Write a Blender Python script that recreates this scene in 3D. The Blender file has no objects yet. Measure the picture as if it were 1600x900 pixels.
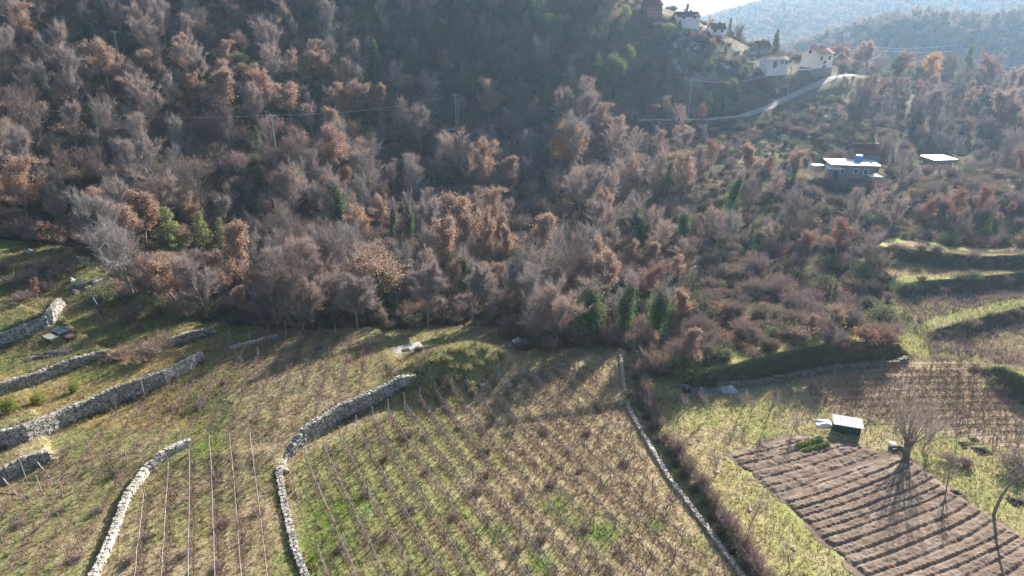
import bpy, math, random
import numpy as np
from mathutils import Vector, Matrix

SC = bpy.context.scene
COL = SC.collection
R = math.radians
rng = np.random.default_rng(7)
random.seed(7)

# ------------------------------------------------------------------ camera, sky, sun, exposure
CAM_H, PITCH, FPX = 40.0, R(23.0), 1067.0
cam_data = bpy.data.cameras.new('camera')
cam_data.sensor_width = 36.0
cam_data.lens = 24.0
cam_data.clip_start, cam_data.clip_end = 0.5, 30000.0
cam = bpy.data.objects.new('camera', cam_data)
COL.objects.link(cam)
cam.location = (0, 0, CAM_H)
cam.rotation_euler = (R(90) - PITCH, 0, 0)
SC.camera = cam

SUN_EL, SUN_AZ = R(23.5), R(32.0)          # azimuth measured from +Y towards +X
wd = bpy.data.worlds.new('World')
SC.world = wd
wd.use_nodes = True
wt = wd.node_tree
wt.nodes.clear()
wo = wt.nodes.new('ShaderNodeOutputWorld')
wb = wt.nodes.new('ShaderNodeBackground')
ws = wt.nodes.new('ShaderNodeTexSky')
ws.sky_type = 'NISHITA'
ws.sun_disc = False
ws.sun_elevation = SUN_EL
ws.sun_rotation = SUN_AZ
ws.dust_density = 1.6
ws.ozone_density = 1.5
wb.inputs['Strength'].default_value = 0.05
wt.links.new(ws.outputs[0], wb.inputs['Color'])
wt.links.new(wb.outputs[0], wo.inputs['Surface'])
sl = bpy.data.lights.new('sun', 'SUN')
sl.energy = 5.0
sl.angle = R(0.5)
sl.color = (1.0, 0.945, 0.86)
so = bpy.data.objects.new('sun', sl)
COL.objects.link(so)
sdir = Vector((math.sin(SUN_AZ) * math.cos(SUN_EL), math.cos(SUN_AZ) * math.cos(SUN_EL), math.sin(SUN_EL)))
so.rotation_euler = (-sdir).to_track_quat('-Z', 'Y').to_euler()
so.location = sdir * 300
SC.view_settings.view_transform = 'Standard'
SC.view_settings.look = 'None'
SC.view_settings.exposure = 1.78
SC.view_settings.gamma = 1.0
HAZE_DENSITY, HAZE_ANISO, HAZE_COLOR = 0.00022, 0.5, (0.48, 0.72, 1.0)
cy = SC.cycles
cy.use_denoising = True
try:
    cy.denoiser = 'OPENIMAGEDENOISE'
    cy.denoising_input_passes = 'RGB_ALBEDO_NORMAL'
    cy.denoising_prefilter = 'NONE'
except Exception:
    pass
cy.max_bounces = 5
cy.diffuse_bounces = 3
cy.transmission_bounces = 3
cy.volume_bounces = 1
cy.sample_clamp_indirect = 4.0

# ------------------------------------------------------------------ small tools
FWD = np.array([0, math.cos(PITCH), -math.sin(PITCH)])
UP = np.array([0, math.sin(PITCH), math.cos(PITCH)])
EYE = np.array([0, 0, CAM_H])


def ray(px, py):
    return np.array([1.0, 0, 0]) * ((px - 800) / FPX) + UP * ((450 - py) / FPX) + FWD


def at_z(px, py, z):
    d = ray(px, py)
    return EYE + d * ((z - CAM_H) / d[2])


def at_d(px, py, y):
    d = ray(px, py)
    return EYE + d * (y / d[1])


def project(P):
    q = np.asarray(P, float) - EYE
    z = q @ FWD
    z = np.where(np.abs(z) < 1e-3, 1e-3, z)
    return 800 + FPX * q[..., 0] / z, 450 - FPX * (q @ UP) / z, z


def tag(o, label=None, cat=None, group=None, kind=None):
    if label: o['label'] = label
    if cat: o['category'] = cat
    if group: o['group'] = group
    if kind: o['kind'] = kind
    return o


def link(name, me, parent=None, loc=None):
    o = bpy.data.objects.new(name, me)
    COL.objects.link(o)
    if parent is not None: o.parent = parent
    if loc is not None: o.location = loc
    return o


def empty(name, loc, rz=0.0):
    o = bpy.data.objects.new(name, None)
    COL.objects.link(o)
    o.empty_display_size = 0.3
    o.location = loc
    o.rotation_euler = (0, 0, rz)
    return o


def np_mesh(name, V, F, mats, midx=None, smooth=False):
    """V n x 3, F m x k (k = 3 or 4) -> mesh"""
    V = np.asarray(V, np.float32)
    F = np.asarray(F, np.int32)
    me = bpy.data.meshes.new(name)
    k = F.shape[1]
    me.vertices.add(len(V))
    me.vertices.foreach_set('co', V.ravel())
    me.loops.add(F.size)
    me.loops.foreach_set('vertex_index', F.ravel())
    me.polygons.add(len(F))
    me.polygons.foreach_set('loop_start', np.arange(0, F.size, k, dtype=np.int32))
    for m in (mats if isinstance(mats, (list, tuple)) else [mats]):
        me.materials.append(m)
    if midx is not None:
        me.polygons.foreach_set('material_index', np.asarray(midx, np.int32))
    me.polygons.foreach_set('use_smooth', np.full(len(F), smooth, dtype=bool))
    me.update(calc_edges=True)
    me.validate()
    return me


class Build:
    """collects boxes, tubes and free faces, then links them as ONE mesh object"""
    def __init__(self):
        self.v, self.f = [], []

    def add(self, vs, fs):
        b = len(self.v)
        self.v += [tuple(p) for p in vs]
        self.f += [tuple(b + i for i in q) for q in fs]

    def box(self, c, s, rz=0.0, taper=1.0, tilt=None):
        m = Matrix.Rotation(rz, 3, 'Z')
        if tilt is not None: m = m @ tilt
        vs = []
        for z in (-.5, .5):
            k = taper if z > 0 else 1.0
            for x, y in ((-.5, -.5), (.5, -.5), (.5, .5), (-.5, .5)):
                vs.append(Vector(c) + m @ Vector((x * s[0] * k, y * s[1] * k, z * s[2])))
        self.add(vs, [(3, 2, 1, 0), (4, 5, 6, 7), (0, 1, 5, 4), (1, 2, 6, 5), (2, 3, 7, 6), (3, 0, 4, 7)])

    def tube(self, pts, rad, n=6, cap=True):
        pts = [Vector(p) for p in pts]
        if not isinstance(rad, (list, tuple)): rad = [rad] * len(pts)
        rings = []
        for i, p in enumerate(pts):
            d = (pts[min(i + 1, len(pts) - 1)] - pts[max(i - 1, 0)]).normalized()
            a = d.cross(Vector((0, 0, 1)) if abs(d.z) < .9 else Vector((1, 0, 0))).normalized()
            b = d.cross(a)
            rings.append([p + (a * math.cos(2 * math.pi * k / n) + b * math.sin(2 * math.pi * k / n)) * rad[i] for k in range(n)])
        vs = [q for r_ in rings for q in r_]
        fs = []
        for i in range(len(pts) - 1):
            for k in range(n):
                fs.append((i * n + k, i * n + (k + 1) % n, (i + 1) * n + (k + 1) % n, (i + 1) * n + k))
        if cap:
            fs.append(tuple(range(n - 1, -1, -1)))
            fs.append(tuple((len(pts) - 1) * n + k for k in range(n)))
        self.add(vs, fs)

    def prism(self, poly, z0, z1):
        n = len(poly)
        vs = [(x, y, z0) for x, y in poly] + [(x, y, z1) for x, y in poly]
        fs = [tuple(range(n - 1, -1, -1)), tuple(range(n, 2 * n))] + [(i, (i + 1) % n, n + (i + 1) % n, n + i) for i in range(n)]
        self.add(vs, fs)

    def mesh(self, name, m):
        me = bpy.data.meshes.new(name)
        me.from_pydata(self.v, [], self.f)
        for x in (m if isinstance(m, (list, tuple)) else [m]): me.materials.append(x)
        me.update()
        return me

    def build(self, name, m, parent=None, loc=None):
        return link(name, self.mesh(name, m), parent, loc)


# ------------------------------------------------------------------ materials
def material(name):
    m = bpy.data.materials.new(name)
    m.use_nodes = True
    nt = m.node_tree
    nt.nodes.clear()
    return m, nt, nt.nodes.new('ShaderNodeOutputMaterial')


def mixc(nt, fac, a, b, mode='MIX'):
    n = nt.nodes.new('ShaderNodeMix')
    n.data_type = 'RGBA'
    n.blend_type = mode
    for sock, v in ((n.inputs[0], fac), (n.inputs[6], a), (n.inputs[7], b)):
        if hasattr(v, 'is_output'): nt.links.new(v, sock)
        elif isinstance(v, (int, float)): sock.default_value = v
        else: sock.default_value = (*v, 1)
    return n.outputs[2]


def noise(nt, scale, detail=4, rough=.6, vec=None, dist=0):
    n = nt.nodes.new('ShaderNodeTexNoise')
    n.inputs['Scale'].default_value = scale
    n.inputs['Detail'].default_value = detail
    n.inputs['Roughness'].default_value = rough
    n.inputs['Distortion'].default_value = dist
    if vec is not None: nt.links.new(vec, n.inputs['Vector'])
    return n.outputs['Fac']


def ramp(nt, fac, lo, hi):
    n = nt.nodes.new('ShaderNodeMapRange')
    n.inputs['From Min'].default_value = lo
    n.inputs['From Max'].default_value = hi
    nt.links.new(fac, n.inputs['Value'])
    return n.outputs[0]


def objpos(nt):
    return nt.nodes.new('ShaderNodeTexCoord').outputs['Object']


def solid(name, c, c2=None, scale=3.0, rough=.85, bump=0.0, spec=.3, metal=0.0, dirt=None):
    m, nt, out = material(name)
    b = nt.nodes.new('ShaderNodeBsdfPrincipled')
    b.inputs['Roughness'].default_value = rough
    b.inputs['Specular IOR Level'].default_value = spec
    b.inputs['Metallic'].default_value = metal
    p = objpos(nt)
    f = noise(nt, scale, 5, .65, p)
    col = mixc(nt, ramp(nt, f, .3, .7), c, c2 or tuple(x * .75 for x in c))
    if dirt is not None:
        col = mixc(nt, ramp(nt, noise(nt, scale * .4, 6, .7, p), .5, .7), col, dirt)
    nt.links.new(col, b.inputs['Base Color'])
    if bump:
        bn = nt.nodes.new('ShaderNodeBump')
        bn.inputs['Strength'].default_value = bump
        bn.inputs['Distance'].default_value = .05
        nt.links.new(noise(nt, scale * 4, 4, .6, p), bn.inputs['Height'])
        nt.links.new(bn.outputs[0], b.inputs['Normal'])
    nt.links.new(b.outputs[0], out.inputs['Surface'])
    return m


def leafy(name, cols, trans=.35, hue_obj=.5, spec=.15):
    """foliage or twigs: colour differs per object and per leaf, part of the light passes through"""
    m, nt, out = material(name)
    oi = nt.nodes.new('ShaderNodeObjectInfo')
    ge = nt.nodes.new('ShaderNodeNewGeometry')
    a = mixc(nt, oi.outputs['Random'], cols[0], cols[1])
    b_ = mixc(nt, ge.outputs['Random Per Island'], cols[2], cols[3])
    col = mixc(nt, 1 - hue_obj, a, b_)
    d = nt.nodes.new('ShaderNodeBsdfDiffuse')
    t = nt.nodes.new('ShaderNodeBsdfTranslucent')
    mx = nt.nodes.new('ShaderNodeMixShader')
    mx.inputs[0].default_value = trans
    nt.links.new(col, d.inputs['Color'])
    nt.links.new(col, t.inputs['Color'])
    nt.links.new(d.outputs[0], mx.inputs[1])
    nt.links.new(t.outputs[0], mx.inputs[2])
    nt.links.new(mx.outputs[0], out.inputs['Surface'])
    return m


def stone(name, a, b, c):
    m, nt, out = material(name)
    bs = nt.nodes.new('ShaderNodeBsdfPrincipled')
    bs.inputs['Roughness'].default_value = .9
    bs.inputs['Specular IOR Level'].default_value = .2
    ge = nt.nodes.new('ShaderNodeNewGeometry')
    p = objpos(nt)
    col = mixc(nt, ge.outputs['Random Per Island'], a, b)
    col = mixc(nt, ramp(nt, noise(nt, 1.3, 6, .7, p), .52, .72), col, c)
    nt.links.new(col, bs.inputs['Base Color'])
    bn = nt.nodes.new('ShaderNodeBump')
    bn.inputs['Strength'].default_value = .6
    bn.inputs['Distance'].default_value = .05
    nt.links.new(noise(nt, 14, 3, .6, p), bn.inputs['Height'])
    nt.links.new(bn.outputs[0], bs.inputs['Normal'])
    nt.links.new(bs.outputs[0], out.inputs['Surface'])
    return m


def ground_material(name):
    m, nt, out = material(name)
    bs = nt.nodes.new('ShaderNodeBsdfPrincipled')
    bs.inputs['Roughness'].default_value = 1.0
    bs.inputs['Specular IOR Level'].default_value = .05
    at = nt.nodes.new('ShaderNodeAttribute')
    at.attribute_name = 'soil'
    p = objpos(nt)
    fine = ramp(nt, noise(nt, 3.2, 6, .75, p), .34, .66)
    mid = ramp(nt, noise(nt, .55, 5, .65, p), .38, .62)
    col = at.outputs['Color']
    dark = mixc(nt, 1.0, col, (.56, .53, .49), 'MULTIPLY')
    lite = mixc(nt, 1.0, col, (1.28, 1.24, 1.17), 'MULTIPLY')
    c = mixc(nt, fine, dark, lite)
    g = mixc(nt, 1.0, c, (.92, 1.02, .82), 'MULTIPLY')
    c = mixc(nt, mid, c, g)
    nt.links.new(c, bs.inputs['Base Color'])
    bn = nt.nodes.new('ShaderNodeBump')
    bn.inputs['Strength'].default_value = .9
    bn.inputs['Distance'].default_value = .25
    nt.links.new(noise(nt, 2.4, 6, .75, p), bn.inputs['Height'])
    nt.links.new(bn.outputs[0], bs.inputs['Normal'])
    nt.links.new(bs.outputs[0], out.inputs['Surface'])
    return m


M = {}
M['ground'] = ground_material('ground')
M['bark'] = solid('bark', (.19, .155, .13), (.32, .275, .24), 6, .95, .5, .1)
M['pale_bark'] = solid('pale_bark', (.26, .22, .18), (.36, .32, .27), 6, .95, .5, .1)
M['twig'] = leafy('twig', [(.40, .32, .295), (.34, .295, .27), (.46, .37, .34), (.22, .18, .165)], .2, .5)
M['oak_leaf'] = leafy('oak_leaf', [(.50, .315, .215), (.42, .285, .205), (.54, .355, .235), (.28, .185, .13)], .4, .45)
M['gold_leaf'] = leafy('gold_leaf', [(.62, .31, .06), (.60, .29, .06), (.68, .37, .08), (.42, .21, .05)], .45, .3)
M['russet_leaf'] = leafy('russet_leaf', [(.36, .15, .10), (.32, .15, .11), (.40, .18, .12), (.20, .10, .08)], .4, .4)
M['evergreen'] = leafy('evergreen', [(.12, .17, .075), (.17, .20, .09), (.21, .26, .105), (.08, .125, .055)], .4, .5)
M['pine'] = leafy('pine', [(.30, .31, .13), (.26, .28, .12), (.36, .37, .16), (.16, .18, .08)], .35, .4)
M['ivy'] = leafy('ivy', [(.09, .155, .05), (.12, .19, .065), (.20, .29, .095), (.065, .115, .045)], .35, .4)
M['bright_leaf'] = leafy('bright_leaf', [(.17, .22, .035), (.22, .25, .04), (.25, .28, .05), (.12, .16, .03)], .4, .4)
M['scrub'] = leafy('scrub', [(.30, .23, .18), (.26, .215, .165), (.38, .29, .22), (.16, .13, .10)], .2, .5)
M['mauve'] = leafy('mauve', [(.33, .24, .225), (.29, .22, .205), (.40, .30, .275), (.18, .13, .125)], .15, .5)
M['green_scrub'] = leafy('green_scrub', [(.10, .10, .045), (.13, .12, .06), (.16, .155, .06), (.06, .065, .03)], .3, .5)
M['vine'] = leafy('vine', [(.27, .19, .155), (.21, .15, .125), (.31, .22, .18), (.15, .105, .085)], .0, .5)
M['dry_grass'] = leafy('dry_grass', [(.40, .31, .19), (.40, .31, .19), (.50, .39, .25), (.25, .18, .11)], .35, .1)
M['green_grass'] = leafy('green_grass', [(.27, .26, .11), (.27, .26, .11), (.35, .335, .15), (.16, .165, .07)], .35, .1)
M['wall_stone'] = stone('wall_stone', (.46, .42, .37), (.15, .14, .13), (.13, .13, .085))
M['mossy_stone'] = stone('mossy_stone', (.24, .235, .18), (.12, .12, .08), (.10, .11, .05))
M['pale_stone'] = stone('pale_stone', (.52, .47, .41), (.30, .275, .24), (.25, .23, .18))
M['rock'] = solid('rock', (.42, .40, .37), (.28, .265, .245), 1.6, .95, .7, .2)
M['concrete'] = solid('concrete', (.46, .43, .39), (.36, .34, .31), 1.5, .9, .3, .2)
M['road'] = solid('road', (.36, .34, .31), (.27, .255, .235), .6, .95, .2, .1)
M['gravel'] = solid('gravel', (.30, .29, .28), (.17, .165, .155), 2.5, .95, .8, .1)
M['gully'] = solid('gully', (.20, .175, .15), (.11, .095, .08), 1.5, .95, .8, .1)
M['soil'] = solid('soil', (.215, .158, .12), (.145, .105, .08), 1.1, 1.0, 1.0, .05, dirt=(.30, .235, .18))
M['post_wood'] = solid('post_wood', (.20, .165, .135), (.30, .26, .22), 5, .95, .3, .1)
M['wire'] = solid('wire', (.29, .26, .235), (.21, .19, .17), 3, .6, 0, .4)
M['cable'] = solid('cable', (.75, .75, .75), (.65, .65, .65), 1, .35, 0, .6, .6)
M['pole_wood'] = solid('pole_wood', (.40, .37, .33), (.30, .27, .24), 3, .85, .2, .2)
M['porcelain'] = solid('porcelain', (.75, .75, .72), None, 3, .3, 0, .5)
M['roof_tile'] = solid('roof_tile', (.50, .27, .19), (.40, .21, .15), 2.0, .9, .6, .15)
M['pale_tile'] = solid('pale_tile', (.50, .38, .29), (.36, .25, .19), 2.0, .9, .6, .15)
M['dark_tile'] = solid('dark_tile', (.20, .085, .06), (.14, .06, .05), 2.0, .9, .6, .15)
M['plaster'] = solid('plaster', (.80, .73, .63), (.70, .62, .53), .8, .9, .1, .2)
M['white_plaster'] = solid('white_plaster', (.82, .81, .78), (.70, .69, .67), .8, .9, .1, .2)
M['grey_plaster'] = solid('grey_plaster', (.31, .295, .28), (.21, .20, .19), .8, .9, .2, .2)
M['brick'] = solid('brick', (.36, .17, .12), (.28, .13, .10), 3, .9, .3, .2)
M['window_glass'] = solid('window_glass', (.05, .06, .08), None, 2, .15, 0, .6)
M['door_wood'] = solid('door_wood', (.16, .09, .05), None, 3, .6, .2, .3)
M['white_sheet'] = solid('white_sheet', (.80, .80, .80), (.70, .70, .70), .7, .45, .15, .5)
M['shed_sheet'] = solid('shed_sheet', (.36, .36, .36), (.25, .24, .235), .9, .6, .1, .3, dirt=(.36, .31, .27))
M['bright_roof'] = solid('bright_roof', (.72, .72, .71), (.55, .55, .54), .9, .4, .2, .5, dirt=(.55, .52, .48))
M['blue_plastic'] = solid('blue_plastic', (.06, .22, .62), (.05, .17, .5), 1.5, .4, 0, .5)
M['blue_paint'] = solid('blue_paint', (.06, .09, .13), (.045, .07, .10), 1.5, .6, 0, .4)
M['green_sheet'] = solid('green_sheet', (.03, .075, .055), (.02, .05, .04), 2, .6, .1, .3)
M['rust'] = solid('rust', (.11, .065, .05), (.08, .045, .035), 3, .9, .3, .2)
M['plank'] = solid('plank', (.33, .30, .27), (.22, .2, .18), 4, .9, .3, .2)
M['rubbish'] = solid('rubbish', (.50, .52, .56), (.22, .22, .24), 1.2, .7, .3, .3)
M['lettuce'] = leafy('lettuce', [(.17, .22, .05), (.15, .20, .045), (.24, .28, .07), (.10, .13, .04)], .4, .4)
M['rubble'] = solid('rubble', (.10, .085, .075), (.06, .05, .045), 2, .9, .6, .2, dirt=(.5, .48, .46))
M['pale_weed'] = leafy('pale_weed', [(.62, .60, .55), (.62, .60, .55), (.7, .68, .62), (.4, .38, .33)], .3, .1)
M['char'] = solid('char', (.035, .035, .03), (.06, .055, .045), 2, 1, .4, .1)


# ------------------------------------------------------------------ terrain height
def sstep(x, a, b):
    t = np.clip((x - a) / (b - a), 0, 1)
    return t * t * (3 - 2 * t)


_lat = np.random.default_rng(11).random((256, 256))


def vnoise(X, Y, s):
    x, y = np.asarray(X) / s, np.asarray(Y) / s
    xi, yi = np.floor(x).astype(int), np.floor(y).astype(int)
    fx, fy = x - xi, y - yi
    fx, fy = fx * fx * (3 - 2 * fx), fy * fy * (3 - 2 * fy)
    g = lambda a, b: _lat[a % 256, b % 256]
    return (g(xi, yi) * (1 - fx) + g(xi + 1, yi) * fx) * (1 - fy) + (g(xi, yi + 1) * (1 - fx) + g(xi + 1, yi + 1) * fx) * fy


def fbm(X, Y, s, n=4):
    v, a, t = 0, 1.0, 0
    for i in range(n):
        v = v + a * vnoise(np.asarray(X) + 17.3 * i, np.asarray(Y) - 9.1 * i, s / 2 ** i)
        t += a
        a *= .55
    return v / t


ctrl = []
for px, py, z in [(800, 900, .6), (1500, 900, .3), (100, 900, .9), (480, 720, 0), (800, 720, 0), (1300, 700, 0), (1590, 650, .3), (960, 550, -.6),
                  (640, 560, .3), (300, 560, 1.0), (0, 650, 1.2), (0, 560, 2.0), (200, 520, 1.6), (60, 390, 6.5), (-80, 400, 7.5), (195, 435, 3.6), (130, 430, 4.8),
                  (1350, 560, .9), (1500, 540, .5), (1500, 460, .3), (1500, 397, .2), (1380, 400, .8), (1150, 610, .2)]:
    ctrl.append(at_z(px, py, z))
ctrl += [(-40, 20, 1.2), (40, 20, .5), (0, 10, .8), (-70, 40, 2), (80, 40, .6), (100, 80, 3)]
for px, d, z in [(300, 88, 1.2), (480, 98, 0), (800, 88, -1.2), (800, 118, -1.0), (600, 112, 0), (1000, 108, -.3), (1180, 98, 1.2), (350, 108, 3), (80, 98, 6), (900, 140, 2), (620, 140, 3.0)]:
    u = (px - 800) / FPX
    # horizontal position only: the column px at forward distance d near z
    p = at_z(px, 300, 0)
    t = d * math.cos(PITCH) + (CAM_H - z) * math.sin(PITCH)
    ctrl.append((u * t, d, z))
for px, py, d in [(432, 242, 135), (713, 206, 166), (1000, 193, 180), (1150, 187, 180), (1230, 152, 190), (1300, 122, 200), (1335, 112, 210), (200, 290, 115), (90, 300, 110), (560, 222, 150),
                  (700, 100, 188), (700, 10, 208), (900, 90, 192), (900, 0, 212), (500, 100, 172), (500, 0, 196), (100, 100, 152), (0, 0, 178), (250, 20, 180), (300, 180, 140),
                  (1030, 34, 214), (1072, 36, 216), (1120, 56, 216), (1180, 84, 213), (1208, 108, 204), (1275, 110, 204), (1050, 110, 198),
                  (1330, 190, 172), (1200, 250, 150), (1330, 290, 138), (1465, 258, 154), (1400, 330, 122), (1250, 330, 122)]:
    ctrl.append(at_d(px, py, d))
for px, d, z in [(1450, 232, 14), (1600, 222, 12), (1450, 172, 6), (1600, 150, 5.5), (1600, 115, 4.5), (1380, 215, 16), (300, 250, 75), (700, 255, 60), (950, 262, 42), (1100, 262, 22), (1250, 270, 8), (1600, 275, 4)]:
    t = d * math.cos(PITCH) + (CAM_H - z) * math.sin(PITCH)
    ctrl.append(((px - 800) / FPX * t, d, z))
ctrl = np.array(ctrl, float)


def _tps(r2):
    return np.where(r2 > 0, .5 * r2 * np.log(np.maximum(r2, 1e-9)), 0)


_cx, _cy = ctrl[:, 0] / 100, ctrl[:, 1] / 100
_n = len(ctrl)
_A = np.zeros((_n + 3, _n + 3))
_A[:_n, :_n] = _tps((_cx[:, None] - _cx) ** 2 + (_cy[:, None] - _cy) ** 2) + np.eye(_n) * 2e-4
_A[:_n, _n], _A[:_n, _n + 1], _A[:_n, _n + 2] = 1, _cx, _cy
_A[_n:, :_n] = _A[:_n, _n:].T
_W = np.linalg.solve(_A, np.concatenate([ctrl[:, 2], [0, 0, 0]]))


def near_z(X, Y):
    x, y = np.clip(X, -150, 190).ravel() / 100, np.clip(Y, 12, 285).ravel() / 100
    out = np.empty(len(x))
    for i in range(0, len(x), 40000):
        s = slice(i, i + 40000)
        out[s] = _tps((x[s, None] - _cx) ** 2 + (y[s, None] - _cy) ** 2) @ _W[:_n] + _W[_n] + _W[_n + 1] * x[s] + _W[_n + 2] * y[s]
    return out.reshape(np.shape(X))


def far_z(X, Y):
    z = -12 + 6 * fbm(X, Y, 160)
    z = z + 80 * np.exp(-((X + 75) / 105) ** 2 - ((Y - 300) / 80) ** 2)
    z = z + (34 * sstep(X, 110, 240)) * np.exp(-((Y - 420 + .15 * (X - 200)) / 60) ** 2) * (.8 + .4 * fbm(X, Y, 70))
    hill = np.clip(36 + (X - 290) * .17 + 16 * (fbm(X, Y, 130) - .5), 0, 170) * sstep(X, 150, 300)
    z = z + hill * np.exp(-((Y - 820) / 210) ** 2)
    z = z + np.clip(20 + (X - 700) * .1, 0, 140) * sstep(X, 350, 800) * np.exp(-((Y - 1500) / 380) ** 2) * (.8 + .4 * fbm(X, Y, 250))
    z = z + 320 * sstep(Y, 3400, 5200) * (.45 + .75 * (fbm(X, Y, 1500) - .5)) * 1.1
    return z


def near_w(X, Y):
    return (1 - sstep(Y, 235, 290)) * (1 - sstep(np.abs(X - 15), 165, 260)) * sstep(Y, -200, -60)


def base_z(X, Y):
    X, Y = np.asarray(X, float), np.asarray(Y, float)
    w = near_w(X, Y)
    return near_z(X, Y) * w + far_z(X, Y) * (1 - w)


STEPS = []


def seg_near(X, Y, pts):
    X, Y = np.asarray(X, float), np.asarray(Y, float)
    best = np.full(X.shape, 1e18)
    sgn, par = np.zeros(X.shape), np.zeros(X.shape)
    for i in range(len(pts) - 1):
        a, b = pts[i], pts[i + 1]
        d = b - a
        L2 = d @ d
        t = np.clip(((X - a[0]) * d[0] + (Y - a[1]) * d[1]) / L2, 0, 1)
        qx, qy = a[0] + t * d[0], a[1] + t * d[1]
        r2 = (X - qx) ** 2 + (Y - qy) ** 2
        s = np.sign(d[0] * (Y - a[1]) - d[1] * (X - a[0]))
        m = r2 < best
        best = np.where(m, r2, best)
        sgn = np.where(m, s, sgn)
        par = np.where(m, i + t, par)
    return np.sqrt(best), sgn, par


def steps_z(X, Y, steps=None):
    X, Y = np.asarray(X, float), np.asarray(Y, float)
    z = np.zeros(X.shape)
    m = (np.abs(X) < 140) & (Y > 0) & (Y < 150)
    if not m.any(): return z
    xs, ys = X[m], Y[m]
    acc = np.zeros(xs.shape)
    for s in (STEPS if steps is None else steps):
        d, sg, par = seg_near(xs, ys, s['pts'])
        h = np.interp(par, np.arange(len(s['h'])), s['h'])
        sd = d * sg
        acc += h * sstep(sd, 0, s['w']) * np.exp(-np.maximum(sd - s['w'], 0) / s['L'])
    z[m] = acc
    return z


BUMPS = []       # x, y, rx, ry, h


def height(X, Y):
    X, Y = np.asarray(X, float), np.asarray(Y, float)
    z = base_z(X, Y) + steps_z(X, Y)
    for (x, y, rx, ry, h) in BUMPS:
        z = z + h * np.exp(-((X - x) / rx) ** 2 - ((Y - y) / ry) ** 2)
    rough = sstep(Y, 76, 100)
    z = z + (fbm(X, Y, 9) - .5) * (.25 + 1.6 * rough) * near_w(X, Y)
    return z


def hz(x, y):
    return float(height(np.array([x]), np.array([y]))[0])


def hit(px, py, tmax=420.0, f=height):
    """where the line of sight through a pixel of the photograph meets the ground"""
    d = ray(px, py)
    t = np.arange(18, tmax, .35)
    P = EYE + d * t[:, None]
    g = f(P[:, 0], P[:, 1])
    k = np.nonzero(P[:, 2] <= g)[0]
    i = k[0] if len(k) else len(t) - 1
    if 0 < i < len(t):
        a = P[i - 1, 2] - g[i - 1]
        b = P[i, 2] - g[i]
        q = a / (a - b) if a != b else 0
        p = P[i - 1] + (P[i] - P[i - 1]) * np.clip(q, 0, 1)
    else:
        p = P[i]
    return np.array([p[0], p[1], float(f(np.array([p[0]]), np.array([p[1]]))[0])])


def line_hit(pix):
    return np.array([hit(*p)[:2] for p in pix])


def step(pix, h, w, L):
    pts = line_hit(pix)
    if not isinstance(h, (list, tuple)): h = [h] * len(pts)
    s = dict(pts=pts, h=list(h), w=w, L=L)
    STEPS.append(s)
    return s


# mound of weeds at the head of the vineyard
for px, py, rx, ry, h in [(705, 582, 5.2, 3.6, 2.4), (758, 560, 4.0, 3.2, 1.7), (662, 590, 3.6, 2.9, 1.3), (120, 425, 5, 4, 1.2)]:
    p = hit(px, py)
    BUMPS.append((p[0], p[1], rx, ry, h))

WALLS = []
def wall_step(key, pix, h, L, top=.12):
    s = step(pix, h, .5, L)
    WALLS.append((key, s, top))

wall_step('field', [(490, 925), (466, 862), (451, 800), (440, 745), (448, 722), (482, 694), (534, 658), (591, 632), (628, 608), (650, 596)], [.35, .35, .35, .4, 1.0, 1.45, 1.45, 1.35, .9, 0], 30, .22)
wall_step('short', [(-90, 800), (-40, 775), (0, 757), (40, 738), (78, 722), (84, 720)], [1.1, 1.1, 1.1, 1.1, 1.0, 0], 7, .12)
wall_step('long', [(-120, 745), (-60, 722), (0, 702), (49, 688), (98, 669), (142, 649), (189, 629), (224, 617), (262, 600), (298, 580), (316, 562), (322, 556)], [1.6, 1.6, 1.6, 1.6, 1.6, 1.6, 1.6, 1.5, 1.4, 1.2, .9, 0], 22, .12)
wall_step('second', [(-80, 645), (0, 618), (60, 600), (115, 578), (166, 560), (172, 558)], [1.1, 1.1, 1.1, 1.1, 1.0, 0], 16, .1)
wall_step('corner', [(228, 556), (245, 550), (290, 536), (333, 522), (338, 520)], [0, .9, 1.0, 1.0, 0], 9, .1)
wall_step('third', [(-80, 570), (0, 543), (48, 523), (76, 513), (98, 484), (103, 478)], [1.2, 1.2, 1.2, 1.2, 1.0, 0], 14, .1)
step([(1075, 614), (1110, 607), (1180, 594), (1260, 575), (1340, 567), (1412, 562), (1430, 556)], [.8, 1.8, 2.2, 2.3, 2.2, 1.6, 0], .9, 18)
step([(1522, 574), (1545, 592), (1570, 612), (1620, 640), (1700, 670)], [0, 1.8, 2.2, 2.2, 2.2], 1.0, 16)
step([(1450, 534), (1475, 528), (1520, 520), (1600, 500), (1720, 475)], [0, 1.0, 1.4, 1.5, 1.5], .8, 22)
step([(1400, 464), (1420, 462), (1480, 458), (1600, 448), (1720, 440)], [0, 1.5, 1.9, 2.0, 2.0], .8, 22)
step([(1345, 396), (1365, 402), (1430, 410), (1600, 420), (1720, 424)], [0, 1.6, 1.9, 2.0, 2.0], .8, 22)

# ------------------------------------------------------------------ ground sheet
def poly_mask(px, py, poly):
    inside = np.zeros(np.shape(px), bool)
    n = len(poly)
    for i in range(n):
        x1, y1 = poly[i]
        x2, y2 = poly[(i + 1) % n]
        c = ((y1 > py) != (y2 > py)) & (px < (x2 - x1) * (py - y1) / ((y2 - y1) if y2 != y1 else 1e-9) + x1)
        inside ^= c
    return inside


def world_poly(pix):
    return [tuple(hit(*p)[:2]) for p in pix]


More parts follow.
